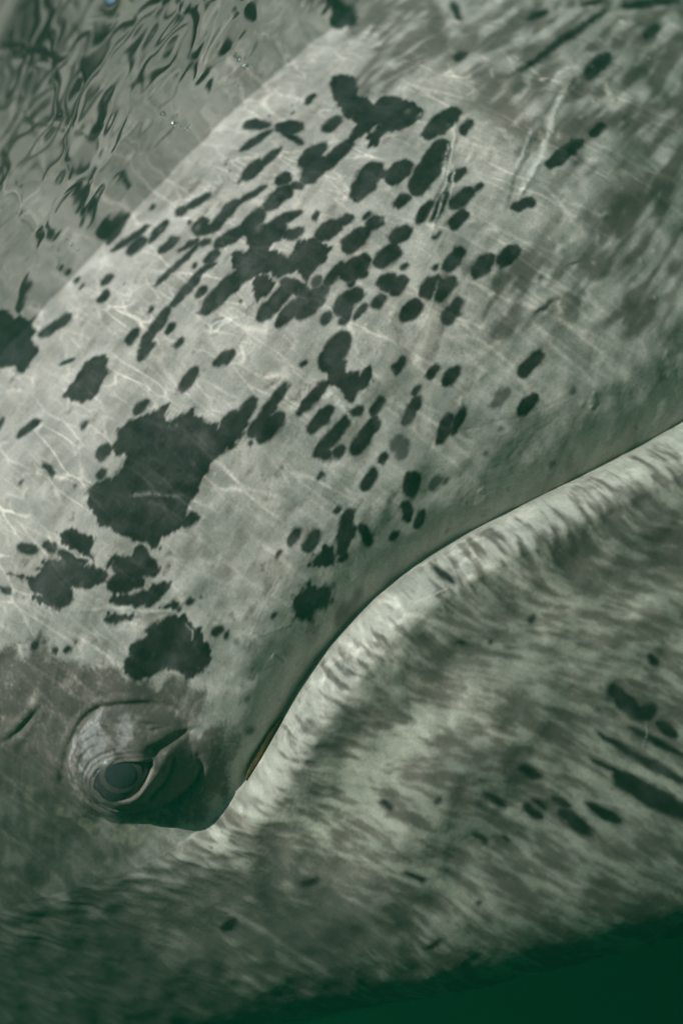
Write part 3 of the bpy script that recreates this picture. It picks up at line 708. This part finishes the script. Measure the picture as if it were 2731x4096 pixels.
def window(x0, x1, y0, y1, pad):
    i0 = int(max(0, (x0 - pad - GA0) / GS)); i1 = int(min(NC, (x1 + pad - GA0) / GS + 2))
    j0 = int(max(0, (y0 - pad - GB0) / GS)); j1 = int(min(NR, (y1 + pad - GB0) / GS + 2))
    return slice(j0, max(j0 + 1, j1)), slice(i0, max(i0 + 1, i1))

tone_cover = [np.zeros((NR, NC), np.float32) for _ in range(3)]
for (x, y, rl, rw, an, soft, tone) in SPOT_ELLIPSES:
    sl = window(x - rl, x + rl, y - rl, y + rl, 0.012 + soft * 2)
    ca, sa = math.cos(an), math.sin(an)
    u = (WA[sl] - x) * ca + (WB[sl] - y) * sa
    v = -(WA[sl] - x) * sa + (WB[sl] - y) * ca
    k = (np.abs(u / rl) ** 2.5 + np.abs(v / rw) ** 2.5) ** 0.4 + 1e-6
    k2 = np.sqrt((u / rl ** 2) ** 2 + (v / rw ** 2) ** 2) + 1e-9
    sd = k * (k - 1) / k2 + st_fine[sl] * 0.00035
    e = 0.0018 + soft
    tone_cover[tone][sl] = np.maximum(tone_cover[tone][sl], sstep(-sd, -e, e))
for (pts, soft, tone) in SPOT_POLYGONS:
    xs = [p[0] for p in pts]; ys = [p[1] for p in pts]
    sl = window(min(xs), max(xs), min(ys), max(ys), 0.012 + soft * 2)
    sd = poly_sdf(WA[sl], WB[sl], pts) + grain[sl] * 0.0003 + st_fine[sl] * 0.0009
    e = 0.0016 + soft
    tone_cover[tone][sl] = np.maximum(tone_cover[tone][sl], sstep(-sd, -e, e))

def region(kind):
    m = np.zeros((NR, NC))
    for pts, soft, k in SKIN_REGIONS:
        if k == kind:
            m = np.maximum(m, sstep(-poly_sdf(WA2, WB2, pts), -soft, soft))
    return m

def mix(c, col, f):
    return c * (1 - f[..., None]) + np.array(col) * f[..., None]

skin = np.ones((NR, NC, 3)) * np.array((0.46, 0.44, 0.412))
skin *= (1 + 0.045 * st_mid + 0.035 * st_fine + 0.03 * grain + 0.045 * cloud + 0.04 * st_huge)[..., None]
# faint smoky streaks over the upper head, more of them forward
smoke = sstep(st_big + 0.8 * st_mid + 0.4 * st_fine + 0.5 * cloud, 0.3, 3.0)
skin = mix(skin, (0.24, 0.21, 0.185), 0.55 * smoke * (H > 0))
sn = region('snoutmottle')
skin = mix(skin, (0.12, 0.105, 0.095), 0.88 * sn * sstep(st_big + 0.7 * st_mid + 0.3 * st_huge, -0.9, 1.5))
sn2 = region('snoutmottle2')
skin = mix(skin, (0.125, 0.108, 0.095), 0.88 * sn2 * sstep(st_big + 0.6 * st_mid + 0.5 * st_huge, -1.7, 1.2))
# lower jaw: drawn-out brown mottling on cream
jaw = (1 - sstep(H, -0.004, 0.001))
jawdark = region('jawdark'); jawpale = region('jawpale')
jskin = np.ones((NR, NC, 3)) * (np.array((0.412, 0.395, 0.352)) + 0.14 * np.exp(-((-H - 0.010) / 0.018) ** 2)[..., None])  # paler band along the lip edge: its highlight painted into the colour
jm = 0.70 * st_big + 0.85 * st_mid + 0.75 * st_fine + 0.35 * st_huge + 0.2 * cloud + 0.15 * grain
depth = sstep(-H, 0.000, 0.060)
thr = 1.35 - 1.85 * depth - 0.9 * jawdark + 1.5 * jawpale
jskin = mix(jskin, (0.125, 0.108, 0.093), 0.82 * sstep(jm, thr - 1.7, thr + 1.7))
jskin = mix(jskin, (0.06, 0.055, 0.05), 0.40 * sstep(jm, thr + 1.2, thr + 3.2))
jskin *= (1 + 0.07 * st_fine)[..., None]
jskin = mix(jskin, (0.15, 0.14, 0.125), 0.80 * sstep(-A, 0.17, 0.31) * sstep(st_mid + 0.6 * cloud + 0.5 * st_fine, -2.4, 1.0))  # dim light on the rear lip and jaw painted in as darker colour
# fine upright wrinkles darken the roll of the lip
lipband = np.exp(-((-H - 0.026) / 0.020) ** 2)
jskin = mix(jskin, (0.10, 0.09, 0.085), 0.60 * lipband * sstep(st_fine + 0.8 * st_mid, 0.25, 1.9))
jskin = mix(jskin, (0.50, 0.48, 0.42), 0.85 * jawpale * sstep(jm, 2.6, -1.0))
skin = skin * (1 - jaw[..., None]) + jskin * jaw[..., None]
# dark mottled skin round the eye; cheek and throat darkened partly as painted shade
me_ = region('eye')
edge = sstep(me_ * 1.7 + 0.17 * (st_mid + cloud + grain), 0.25, 1.40)
skin = mix(skin, (0.118, 0.099, 0.091), 0.95 * edge)
skin = mix(skin, (0.30, 0.27, 0.24), 0.62 * edge * sstep(0.8 * cloud + 0.7 * grain + 0.6 * st_fine, 0.4, 2.6))
skin = mix(skin, (0.05, 0.046, 0.045), 0.5 * edge * sstep(0.7 * st_mid + 0.6 * st_huge - 0.3 * grain, 0.3, 2.0))
ml = region('low_shade')  # cheek behind the eye: dark skin, with falling-off light put into the colour
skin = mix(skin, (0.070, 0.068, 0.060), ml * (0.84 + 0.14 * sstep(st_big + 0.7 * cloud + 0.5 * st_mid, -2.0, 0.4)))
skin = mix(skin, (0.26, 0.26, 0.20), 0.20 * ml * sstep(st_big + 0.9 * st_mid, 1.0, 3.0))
mt = region('throat')  # throat's shade painted in as darker skin
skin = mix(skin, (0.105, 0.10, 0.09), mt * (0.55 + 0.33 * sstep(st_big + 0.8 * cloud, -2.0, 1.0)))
pp = region('palepatch')
skin = mix(skin, (0.26, 0.26, 0.20), 0.65 * pp * sstep(cloud + st_mid, -1.4, 0.4))
lid = region('lid')
skin = mix(skin, (0.33, 0.32, 0.32), 0.85 * lid * sstep(cloud + 0.7 * st_mid + 0.5 * grain, -1.6, 1.2))
skin = mix(skin, (0.215, 0.19, 0.182), 0.7 * region('rim'))
pl = region('pale')
skin = mix(skin, (0.56, 0.55, 0.51), 0.6 * pl * sstep(cloud, -1.0, 0.8))
# chin underside, pale again
# spots
skin = mix(skin, (0.135, 0.118, 0.108), 0.90 * tone_cover[2] * sstep(st_big + st_mid, -2.8, 0.2))
skin = mix(skin, (0.085, 0.082, 0.08), 0.90 * tone_cover[1])
sp = tone_cover[0]
spotcol = np.array((0.021, 0.0195, 0.0200)) * np.clip(1 + 0.26 * cloud + 0.14 * grain + 0.12 * st_fine, 0.4, 2)[..., None] + np.array((0.020, 0.021, 0.022)) * sstep(fnoise(0.035, 41) + 0.5 * cloud, 0.9, 2.4)[..., None]
skin = skin * (1 - 0.985 * sp[..., None]) + spotcol * 0.985 * sp[..., None]
# scars and scratches
relief = np.zeros((NR, NC))
def lines(data, col, sign):
    global skin, relief
    for (pts, wd, s) in data:
        xs = [p[0] for p in pts]; ys = [p[1] for p in pts]
        sl = window(min(xs), max(xs), min(ys), max(ys), 0.02)
        dd, w = seg_dist(WA[sl], WB[sl], pts)
        ww = wd * (0.55 + 0.45 * np.sin(np.clip(w, 0, 1) * np.pi))
        f = np.exp(-(dd / ww) ** 2) * s * np.clip(0.80 + 0.22 * grain[sl] + 0.2 * cloud[sl], 0, 1)
        f *= np.clip(np.minimum(w, 1 - w) * 9, 0, 1)
        skin[sl] = mix(skin[sl], col, f)
        relief[sl] += sign * 0.0011 * np.exp(-(dd / ww) ** 2) * s
lines(DARK_LINES, (0.06, 0.065, 0.06), 1)
lines(PALE_LINES, (0.66, 0.66, 0.62), -1)
# small pale nicks, thicker towards the snout
for k in range(150):
    x = rng.uniform(-0.35, 0.62); y = mouth(np.array([x]))[0] + rng.uniform(0.03, 0.46)
    if rng.random() > 0.22 + 0.8 * max(0, min(1, (x + 0.05) / 0.35)) or y > 0.36:
        continue
    r = rng.uniform(0.0012, 0.0036)
    sl = window(x, x, y, y, 4 * r)
    dd = np.hypot((WA[sl] - x) * rng.uniform(0.55, 1.0), (WB[sl] - y))
    skin[sl] = mix(skin[sl], (0.62, 0.58, 0.52), np.exp(-(dd / r) ** 2) * rng.uniform(0.35, 0.85) * (1 - 0.8 * sp[sl]))
    relief[sl] -= 0.0006 * np.exp(-(dd / r) ** 2) * (1 - 0.8 * sp[sl])
for (x, y, r, s) in PALE_DOTS:
    sl = window(x, x, y, y, 4 * r)
    dd = np.hypot((WA2[sl] - x) * 0.8, WB2[sl] - y)
    skin[sl] = mix(skin[sl], (0.66, 0.62, 0.55), np.exp(-(dd / r) ** 2) * s)
    relief[sl] -= 0.0010 * np.exp(-(dd / r) ** 2)
# pinprick pores
for k in range(260):
    x = rng.uniform(-0.45, 0.5); y = rng.uniform(-0.08, 0.33)
    r = rng.uniform(0.0007, 0.0018)
    sl = window(x, x, y, y, 4 * r)
    dd = np.hypot(WA[sl] - x, WB[sl] - y)
    skin[sl] = mix(skin[sl], (0.12, 0.11, 0.10), np.exp(-(dd / r) ** 2) * rng.uniform(0.2, 0.65))
skin = np.clip(skin, 0.012, 0.75)
# soft lumps of the flesh and upright wrinkles on the lip
relief += 0.0007 * cloud * 0.6 + 0.0012 * st_huge
relief += 0.0007 * lipband * st_mid * (jaw > 0.5) + 0.0002 * st_mid * jaw
relief += 0.00005 * grain
relief *= 1 - 0.75 * sstep(-H, 0.15, 0.30)
skin = skin.astype(np.float32); relief = relief.astype(np.float32)

# ------------------------------------------------------------------ materials
mat_skin, n, l = new_mat('whale_skin')
o = n.new('ShaderNodeOutputMaterial'); b = n.new('ShaderNodeBsdfPrincipled')
at = n.new('ShaderNodeAttribute'); at.attribute_name = 'pigment'
tc = n.new('ShaderNodeTexCoord')
nz = n.new('ShaderNodeTexNoise'); nz.inputs['Scale'].default_value = 420; nz.inputs['Detail'].default_value = 3
l.new(tc.outputs['Object'], nz.inputs['Vector'])
mr = n.new('ShaderNodeMapRange'); mr.inputs['From Min'].default_value = 0.3; mr.inputs['From Max'].default_value = 0.7
mr.inputs['To Min'].default_value = 0.90; mr.inputs['To Max'].default_value = 1.10
l.new(nz.outputs['Fac'], mr.inputs['Value'])
mx = n.new('ShaderNodeMix'); mx.data_type = 'RGBA'; mx.blend_type = 'MULTIPLY'; mx.inputs['Factor'].default_value = 1.0
l.new(at.outputs['Color'], mx.inputs[6]); l.new(mr.outputs['Result'], mx.inputs[7])
l.new(mx.outputs[2], b.inputs['Base Color'])
b.inputs['Roughness'].default_value = 0.5
b.inputs['Specular IOR Level'].default_value = 0.05
nb = n.new('ShaderNodeTexNoise'); nb.inputs['Scale'].default_value = 150; nb.inputs['Detail'].default_value = 4
l.new(tc.outputs['Object'], nb.inputs['Vector'])
bp = n.new('ShaderNodeBump'); bp.inputs['Strength'].default_value = 0.25; bp.inputs['Distance'].default_value = 0.0012
l.new(nb.outputs['Fac'], bp.inputs['Height']); l.new(bp.outputs['Normal'], b.inputs['Normal'])
l.new(b.outputs[0], o.inputs['Surface'])

def plain_mat(name, col, rough, spec, scale=60, var=0.25):
    m, n, l = new_mat(name)
    o = n.new('ShaderNodeOutputMaterial'); b = n.new('ShaderNodeBsdfPrincipled')
    tc = n.new('ShaderNodeTexCoord'); z = n.new('ShaderNodeTexNoise'); z.inputs['Scale'].default_value = scale
    l.new(tc.outputs['Object'], z.inputs['Vector'])
    r = n.new('ShaderNodeMix'); r.data_type = 'RGBA'
    r.inputs[6].default_value = (*[c * (1 - var) for c in col], 1); r.inputs[7].default_value = (*[c * (1 + var) for c in col], 1)
    l.new(z.outputs['Fac'], r.inputs['Factor']); l.new(r.outputs[2], b.inputs['Base Color'])
    b.inputs['Roughness'].default_value = rough; b.inputs['Specular IOR Level'].default_value = spec
    l.new(b.outputs[0], o.inputs['Surface'])
    return m
mat_globe = plain_mat('eye_globe', (0.045, 0.044, 0.048), 0.15, 0.5, 300)
mat_iris = plain_mat('iris_tissue', (0.080, 0.076, 0.074), 0.3, 0.2, 500, 0.4)
mat_pupil = plain_mat('pupil_lens', (0.034, 0.038, 0.046), 0.08, 0.6, 100)
mat_baleen = plain_mat('baleen_horn', (0.25, 0.165, 0.07), 0.6, 0.2, 120, 0.4)

# ------------------------------------------------------------------ water: volume and surface
mat_water, n, l = new_mat('green_sea_water')
o = n.new('ShaderNodeOutputMaterial')
vs = n.new('ShaderNodeVolumeScatter'); vs.inputs['Color'].default_value = (0.04, 0.60, 0.33, 1); vs.inputs['Density'].default_value = 0.115
vs.inputs['Anisotropy'].default_value = 0.1
va = n.new('ShaderNodeVolumeAbsorption'); va.inputs['Color'].default_value = (0.42, 0.66, 0.55, 1); va.inputs['Density'].default_value = 0.95
ad = n.new('ShaderNodeAddShader')
l.new(vs.outputs[0], ad.inputs[0]); l.new(va.outputs[0], ad.inputs[1]); l.new(ad.outputs[0], o.inputs['Volume'])
X0, X1, Y0, Y1, Z0 = -9.0, 9.0, -7.0, 11.0, -9.0
ZT = WATER_Z + 0.02
link_v = [(X0, Y0, Z0), (X1, Y0, Z0), (X1, Y1, Z0), (X0, Y1, Z0), (X0, Y0, ZT), (X1, Y0, ZT), (X1, Y1, ZT), (X0, Y1, ZT)]
link_f = [(0, 3, 2, 1), (4, 5, 6, 7), (0, 1, 5, 4), (1, 2, 6, 5), (2, 3, 7, 6), (3, 0, 4, 7)]
sea = link_mesh('sea_water', link_v, link_f, mat_water, smooth=False)
sea['kind'] = 'structure'
sea['label'] = 'murky dark green sea water around the whale'
sea['category'] = 'water'

mat_surf, n, l = new_mat('water_surface_from_below')
o = n.new('ShaderNodeOutputMaterial')
fr = n.new('ShaderNodeFresnel'); fr.inputs['IOR'].default_value = 1.333
gl = n.new('ShaderNodeBsdfGlossy'); gl.inputs['Roughness'].default_value = 0.10; gl.inputs['Color'].default_value = (0.50, 0.50, 0.49, 1)
tr = n.new('ShaderNodeBsdfTransparent')
mxs = n.new('ShaderNodeMixShader')
l.new(fr.outputs[0], mxs.inputs[0]); l.new(tr.outputs[0], mxs.inputs[1]); l.new(gl.outputs[0], mxs.inputs[2]); l.new(mxs.outputs[0], o.inputs['Surface'])
# threads and dapple of focused sunlight, painted into the surface's transparent colour
tc = n.new('ShaderNodeTexCoord')
def painted_caustics(scale, seed, width, gain):
    mp = n.new('ShaderNodeMapping'); mp.inputs['Location'].default_value = (seed, seed * 0.7, 0)
    mp.inputs['Scale'].default_value = (1.9, 0.55, 1)
    l.new(tc.outputs['Object'], mp.inputs['Vector'])
    dn = n.new('ShaderNodeTexNoise'); dn.inputs['Scale'].default_value = scale * 0.8; dn.inputs['Detail'].default_value = 1.5
    l.new(mp.outputs[0], dn.inputs['Vector'])
    s = n.new('ShaderNodeVectorMath'); s.operation = 'SCALE'; s.inputs['Scale'].default_value = 1.1 / scale
    l.new(dn.outputs['Color'], s.inputs[0])
    a_ = n.new('ShaderNodeVectorMath'); a_.operation = 'ADD'
    l.new(mp.outputs[0], a_.inputs[0]); l.new(s.outputs[0], a_.inputs[1])
    v = n.new('ShaderNodeTexVoronoi'); v.feature = 'DISTANCE_TO_EDGE'; v.voronoi_dimensions = '2D'; v.inputs['Scale'].default_value = scale
    l.new(a_.outputs[0], v.inputs['Vector'])
    m = n.new('ShaderNodeMapRange'); m.interpolation_type = 'SMOOTHSTEP'
    m.inputs['From Min'].default_value = width; m.inputs['From Max'].default_value = 0.0
    m.inputs['To Min'].default_value = 0.0; m.inputs['To Max'].default_value = gain
    l.new(v.outputs['Distance'], m.inputs['Value'])
    # only some of the painted threads stay bright
    g = n.new('ShaderNodeTexNoise'); g.inputs['Scale'].default_value = scale * 0.55; g.inputs['Detail'].default_value = 2
    l.new(mp.outputs[0], g.inputs['Vector'])
    gm = n.new('ShaderNodeMapRange'); gm.inputs['From Min'].default_value = 0.46; gm.inputs['From Max'].default_value = 0.66
    l.new(g.outputs['Fac'], gm.inputs['Value'])
    mm = n.new('ShaderNodeMath'); mm.operation = 'MULTIPLY'
    l.new(m.outputs[0], mm.inputs[0]); l.new(gm.outputs[0], mm.inputs[1])
    return mm.outputs[0]
t1 = painted_caustics(34.0, 3.1, 0.09, 0.8)
t3 = painted_caustics(60.0, 5.3, 0.13, 0.45)
t2 = painted_caustics(15.0, 7.7, 0.065, 0.5)
sw = n.new('ShaderNodeTexNoise'); sw.inputs['Scale'].default_value = 9.0; sw.inputs['Detail'].default_value = 2
l.new(tc.outputs['Object'], sw.inputs['Vector'])
sm = n.new('ShaderNodeMapRange'); sm.inputs['From Min'].default_value = 0.3; sm.inputs['From Max'].default_value = 0.7
sm.inputs['To Min'].default_value = 0.55; sm.inputs['To Max'].default_value = 1.18
sw2 = n.new('ShaderNodeTexNoise'); sw2.inputs['Scale'].default_value = 34.0; sw2.inputs['Detail'].default_value = 2
l.new(tc.outputs['Object'], sw2.inputs['Vector'])
swm = n.new('ShaderNodeMix'); swm.inputs['Factor'].default_value = 0.45
l.new(sw.outputs['Fac'], swm.inputs[2]); l.new(sw2.outputs['Fac'], swm.inputs[3])
l.new(swm.outputs[0], sm.inputs['Value'])
s0 = n.new('ShaderNodeMath'); s0.operation = 'ADD'; l.new(t1, s0.inputs[0]); l.new(t3, s0.inputs[1])
s1 = n.new('ShaderNodeMath'); s1.operation = 'ADD'; l.new(s0.outputs[0], s1.inputs[0]); l.new(t2, s1.inputs[1])
s2 = n.new('ShaderNodeMath'); s2.operation = 'ADD'; l.new(s1.outputs[0], s2.inputs[0]); l.new(sm.outputs[0], s2.inputs[1])
cr = n.new('ShaderNodeCombineColor')
for k in range(3): l.new(s2.outputs[0], cr.inputs[k])
l.new(cr.outputs[0], tr.inputs['Color'])
nb = n.new('ShaderNodeTexNoise'); nb.inputs['Scale'].default_value = 22; nb.inputs['Detail'].default_value = 1
l.new(tc.outputs['Object'], nb.inputs['Vector'])
bp = n.new('ShaderNodeBump'); bp.inputs['Strength'].default_value = 0.2; bp.inputs['Distance'].default_value = 0.004
l.new(nb.outputs['Fac'], bp.inputs['Height']); l.new(bp.outputs['Normal'], gl.inputs['Normal'])

xs = np.concatenate([np.linspace(-8.9, -1.1, 20)[:-1], np.linspace(-1.1, 1.1, 560), np.linspace(1.1, 8.9, 20)[1:]])
ys = np.concatenate([np.linspace(-6.9, -1.3, 16)[:-1], np.linspace(-1.3, 0.5, 460), np.linspace(0.5, 10.9, 24)[1:]])
WX, WY = np.meshgrid(xs, ys)
wz = np.zeros_like(WX)
wr = np.random.default_rng(5)
for k in range(46):
    lam = float(np.exp(wr.uniform(np.log(0.022), np.log(0.40))))
    th = wr.normal(0.9, 0.8); ph = wr.uniform(0, 6.28)
    amp = 0.0038 * lam ** 0.97
    wz += amp * np.sin(2 * np.pi / lam * (WX * math.cos(th) + WY * math.sin(th)) + ph)
wz *= np.exp(-np.clip(np.abs(WX) - 1.0, 0, 9) * 3) * np.exp(-np.clip(np.abs(WY + 0.4) - 0.85, 0, 9) * 3)
surf_me = grid_mesh('water_surface', np.stack([WX, WY, wz], -1)[:, ::-1], mat_surf)
surf = bpy.data.objects.new('water_surface', surf_me); C.objects.link(surf)
surf.location = (0, 0, WATER_Z)
surf['kind'] = 'structure'
surf['label'] = 'rippled underside of the water surface mirroring the whale'
surf['category'] = 'water'

# ------------------------------------------------------------------ the whale
whale = bpy.data.objects.new('gray_whale', None)
C.objects.link(whale)
whale.location = (0, 0.45, -0.70)
whale['label'] = 'spotted pale grey whale at the surface, eye and closed mouth in view'
whale['category'] = 'whale'
base = Vector(whale.location)
YM = 0.48                                             # mid plane of the body
cols = np.concatenate([np.linspace(-4.2, -0.66, 46)[:-1], np.arange(-0.66, -0.375, 0.00145), np.arange(-0.375, -0.245, 0.0008), np.arange(-0.245, 0.70, 0.0014), np.linspace(0.70, 1.60, 40)[1:]])
ca = np.clip(cols, -0.95, 0.95)
mo, si = mouth(ca), sil(ca)
top = 0.62 - 0.20 * np.clip(cols, 0, 2) ** 1.5
b1 = mo + 0.075; b2 = mo - 0.045
b3 = np.minimum(si + 0.25, mo - 0.06)
rowsB = []
def lerp_rows(p, q, nrow, last=False):
    for t in np.linspace(0, 1, nrow + 1)[:None if last else -1]:
        rowsB.append(p * (1 - t) + q * t)
# crown above the water: quarter ellipse from the middle of the back to the flank
b0 = np.full_like(cols, 0.42)
crown = np.linspace(0, 1, 40)[:-1]
lerp_rows(b0, b1, 330); lerp_rows(b1, b2, 150); lerp_rows(b2, b3, 130)
tau = np.linspace(0, 1, 211)
NB = len(rowsB)
Bm = np.array(rowsB)
Am = np.broadcast_to(cols, Bm.shape)
Ac = np.broadcast_to(ca, Bm.shape)
Ym = flank(np.array(Ac), Bm)
y3 = flank(ca.copy(), b3.copy())
Bt = np.array([b3 + (si - b3) * math.sin(t * math.pi / 2) ** 0.8 for t in tau])
Yt = np.array([flank(ca.copy(), Bt[k]) * 1.0 for k in range(len(tau))])
cosq = np.array([max(0.0, math.cos(t * math.pi / 2)) ** 0.75 for t in tau])[:, None]
Yt = YM - (YM - Yt) * cosq
y0 = flank(ca.copy(), b0.copy())
Bc = np.array([b0 + (top - b0) * math.cos(t * math.pi / 2) for t in crown])
Yc = np.array([YM - (YM - y0) * math.sin(t * math.pi / 2) for t in crown])
Bn = np.vstack([Bc, Bm, Bt]); Yn = np.vstack([Yc, Ym, Yt])
An = np.broadcast_to(cols, Bn.shape)
inside = (An > GA0) & (An < GA1) & (Bn < GB1 - 0.01)
rel = sample(relief, An, Bn)
Yn = Yn + np.where(inside, rel, 0)
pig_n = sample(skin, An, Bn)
# far half of the body, coarser
pick = np.unique(np.concatenate([np.linspace(1, len(Bn) - 2, 60).astype(int)]))[::-1]
Bf = Bn[pick]; Yf = 2 * YM - Yn[pick]
Bw = np.vstack([Bn, Bf]); Yw = np.vstack([Yn, Yf]); Aw = np.broadcast_to(cols, Bw.shape).copy()
pig = np.concatenate([pig_n, pig_n[pick]], axis=0)
# snout closes forward, the body runs back and closes far out of view
sc = np.sqrt(np.clip(1 - np.clip((cols - 0.75) / 0.86, 0, 0.999) ** 2, 0, 1)) * np.sqrt(np.clip(1 - np.clip((-cols - 1.0) / 3.3, 0, 0.999) ** 2, 0, 1))
grow = 1 + 0.35 * np.clip((-cols - 0.7) / 1.5, 0, 1)
bc = -0.05
Bw = bc + (Bw - bc) * (sc * grow); Yw = YM + (Yw - YM) * (sc * grow)
P = np.stack([Aw - base.x, Yw - base.y, Bw - base.z], -1)
body_me = grid_mesh('body', P[:, ::-1], mat_skin, closed=True)
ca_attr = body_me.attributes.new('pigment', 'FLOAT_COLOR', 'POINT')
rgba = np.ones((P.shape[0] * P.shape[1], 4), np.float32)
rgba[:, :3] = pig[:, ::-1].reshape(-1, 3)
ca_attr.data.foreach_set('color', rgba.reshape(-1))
body = bpy.data.objects.new('body', body_me); C.objects.link(body); body.parent = whale
body['label'] = 'pale grey spotted hide with closed mouth line and streaked lower jaw'

# eye: globe with iris and pupil caps
def cap(name, centre, radius, half, mat, parent, stretch=1.0, nr=20, ns=48, axis=Vector((0, -1, 0)), roll=0.0):
    ax = axis.normalized()
    e1 = Vector((EYE_UX[0], 0, EYE_UX[1])); e1 = (e1 - ax * e1.dot(ax)).normalized(); e2 = ax.cross(e1)
    v = [tuple(centre + ax * radius)]; f = []
    for i in range(1, nr + 1):
        t = half * i / nr
        for j in range(ns):
            p_ = 2 * math.pi * j / ns
            v.append(tuple(centre + ax * radius * math.cos(t) + (e1 * math.cos(p_) * stretch + e2 * math.sin(p_)) * radius * math.sin(t)))
    for j in range(ns):
        f.append((0, 1 + j, 1 + (j + 1) % ns))
        for i in range(nr - 1):
            a0 = 1 + i * ns
            f.append((a0 + j, a0 + ns + j, a0 + ns + (j + 1) % ns, a0 + (j + 1) % ns))
    return link_mesh(name, v, f, mat, parent)
eye_y = float(base_flank(np.array([EYE_A]), np.array([EYE_B]))[0]) - 0.0355
ec = Vector((EYE_A - base.x, eye_y + 0.032 - base.y, EYE_B - base.z))
gaze = Vector((0.15, -1, 0.05))
eye = cap('eye', ec, 0.0320, 2.6, mat_globe, whale, axis=gaze, nr=30)
eye['label'] = 'dark wet eye between folded lids'
iris = cap('iris', ec, 0.0323, 0.53, mat_iris, eye, 1.12, axis=gaze)
pupil = cap('pupil', ec, 0.0326, 0.36, mat_pupil, eye, 1.15, axis=gaze)

# baleen showing at the corner of the mouth: thin plates side by side
bv, bf = [], []
pa = np.linspace(BALEEN[0][0], BALEEN[-1][0], 60)
for k, a_ in enumerate(pa):
    m_ = float(mouth(np.array([a_]))[0])
    y_ = float(base_flank(np.array([a_]), np.array([m_ + 0.004]))[0])
    fade_ = math.sin(math.pi * (k + 0.5) / 60) ** 0.5
    hh = (0.0070 + random.uniform(-0.001, 0.001)) * fade_
    i0 = len(bv); t_ = 0.00045
    for (da, dy, db) in ((-t_, 0.016, hh * 1.3), (t_, 0.016, hh * 1.3), (t_, -0.001, -0.002), (-t_, -0.001, -0.002), (-t_, -0.007, hh * 0.75), (t_, -0.007, hh * 0.75)):
        bv.append((a_ + da - base.x, y_ + dy - base.y, m_ + db - base.z))
    bf += [(i0, i0 + 1, i0 + 5, i0 + 4), (i0 + 4, i0 + 5, i0 + 2, i0 + 3), (i0, i0 + 4, i0 + 3), (i0 + 1, i0 + 2, i0 + 5), (i0, i0 + 3, i0 + 2, i0 + 1)]
bal = link_mesh('baleen_fringe', bv, bf, mat_baleen, whale, smooth=False)
bal['label'] = 'brown baleen edge at the corner of the mouth'

# ------------------------------------------------------------------ air bubbles under the surface
mat_bub, n, l = new_mat('air_bubble_film')
o = n.new('ShaderNodeOutputMaterial')
fr = n.new('ShaderNodeFresnel'); fr.inputs['IOR'].default_value = 1.333
gl = n.new('ShaderNodeBsdfGlossy'); gl.inputs['Roughness'].default_value = 0.18
tr = n.new('ShaderNodeBsdfTransparent'); mxs = n.new('ShaderNodeMixShader')
lw = n.new('ShaderNodeLayerWeight'); lw.inputs['Blend'].default_value = 0.5
bf = n.new('ShaderNodeMath'); bf.operation = 'MULTIPLY_ADD'; bf.inputs[1].default_value = 0.6; bf.inputs[2].default_value = 0.4
l.new(lw.outputs['Facing'], bf.inputs[0]); l.new(bf.outputs[0], mxs.inputs[0]); l.new(tr.outputs[0], mxs.inputs[1]); l.new(gl.outputs[0], mxs.inputs[2]); l.new(mxs.outputs[0], o.inputs['Surface'])
bub_me = None
for (x, y, r, where) in BUBBLES:
    if bub_me is None:
        v = [(0, 0, 1)]; f = []
        nr_, ns_ = 12, 20
        for i in range(1, nr_):
            t = math.pi * i / nr_
            for j in range(ns_):
                p_ = 2 * math.pi * j / ns_
                v.append((math.sin(t) * math.cos(p_), math.sin(t) * math.sin(p_), math.cos(t) * 0.85))
        v.append((0, 0, -0.85))
        for j in range(ns_):
            f.append((0, 1 + j, 1 + (j + 1) % ns_))
            for i in range(nr_ - 2):
                a0 = 1 + i * ns_
                f.append((a0 + j, a0 + ns_ + j, a0 + ns_ + (j + 1) % ns_, a0 + (j + 1) % ns_))
            a0 = 1 + (nr_ - 2) * ns_
            f.append((a0 + (j + 1) % ns_, a0 + j, len(v) - 1))
        ob = link_mesh('air_bubble', v, f, mat_bub)
        bub_me = ob.data
    else:
        ob = bpy.data.objects.new('air_bubble', bub_me); C.objects.link(ob)
    ob.scale = (r, r, r)
    ob.location = (x, y, WATER_Z - r * 1.2 - 0.004)
    ob['label'] = where
    ob['category'] = 'bubble'
    ob['group'] = 'air bubbles under the water surface'
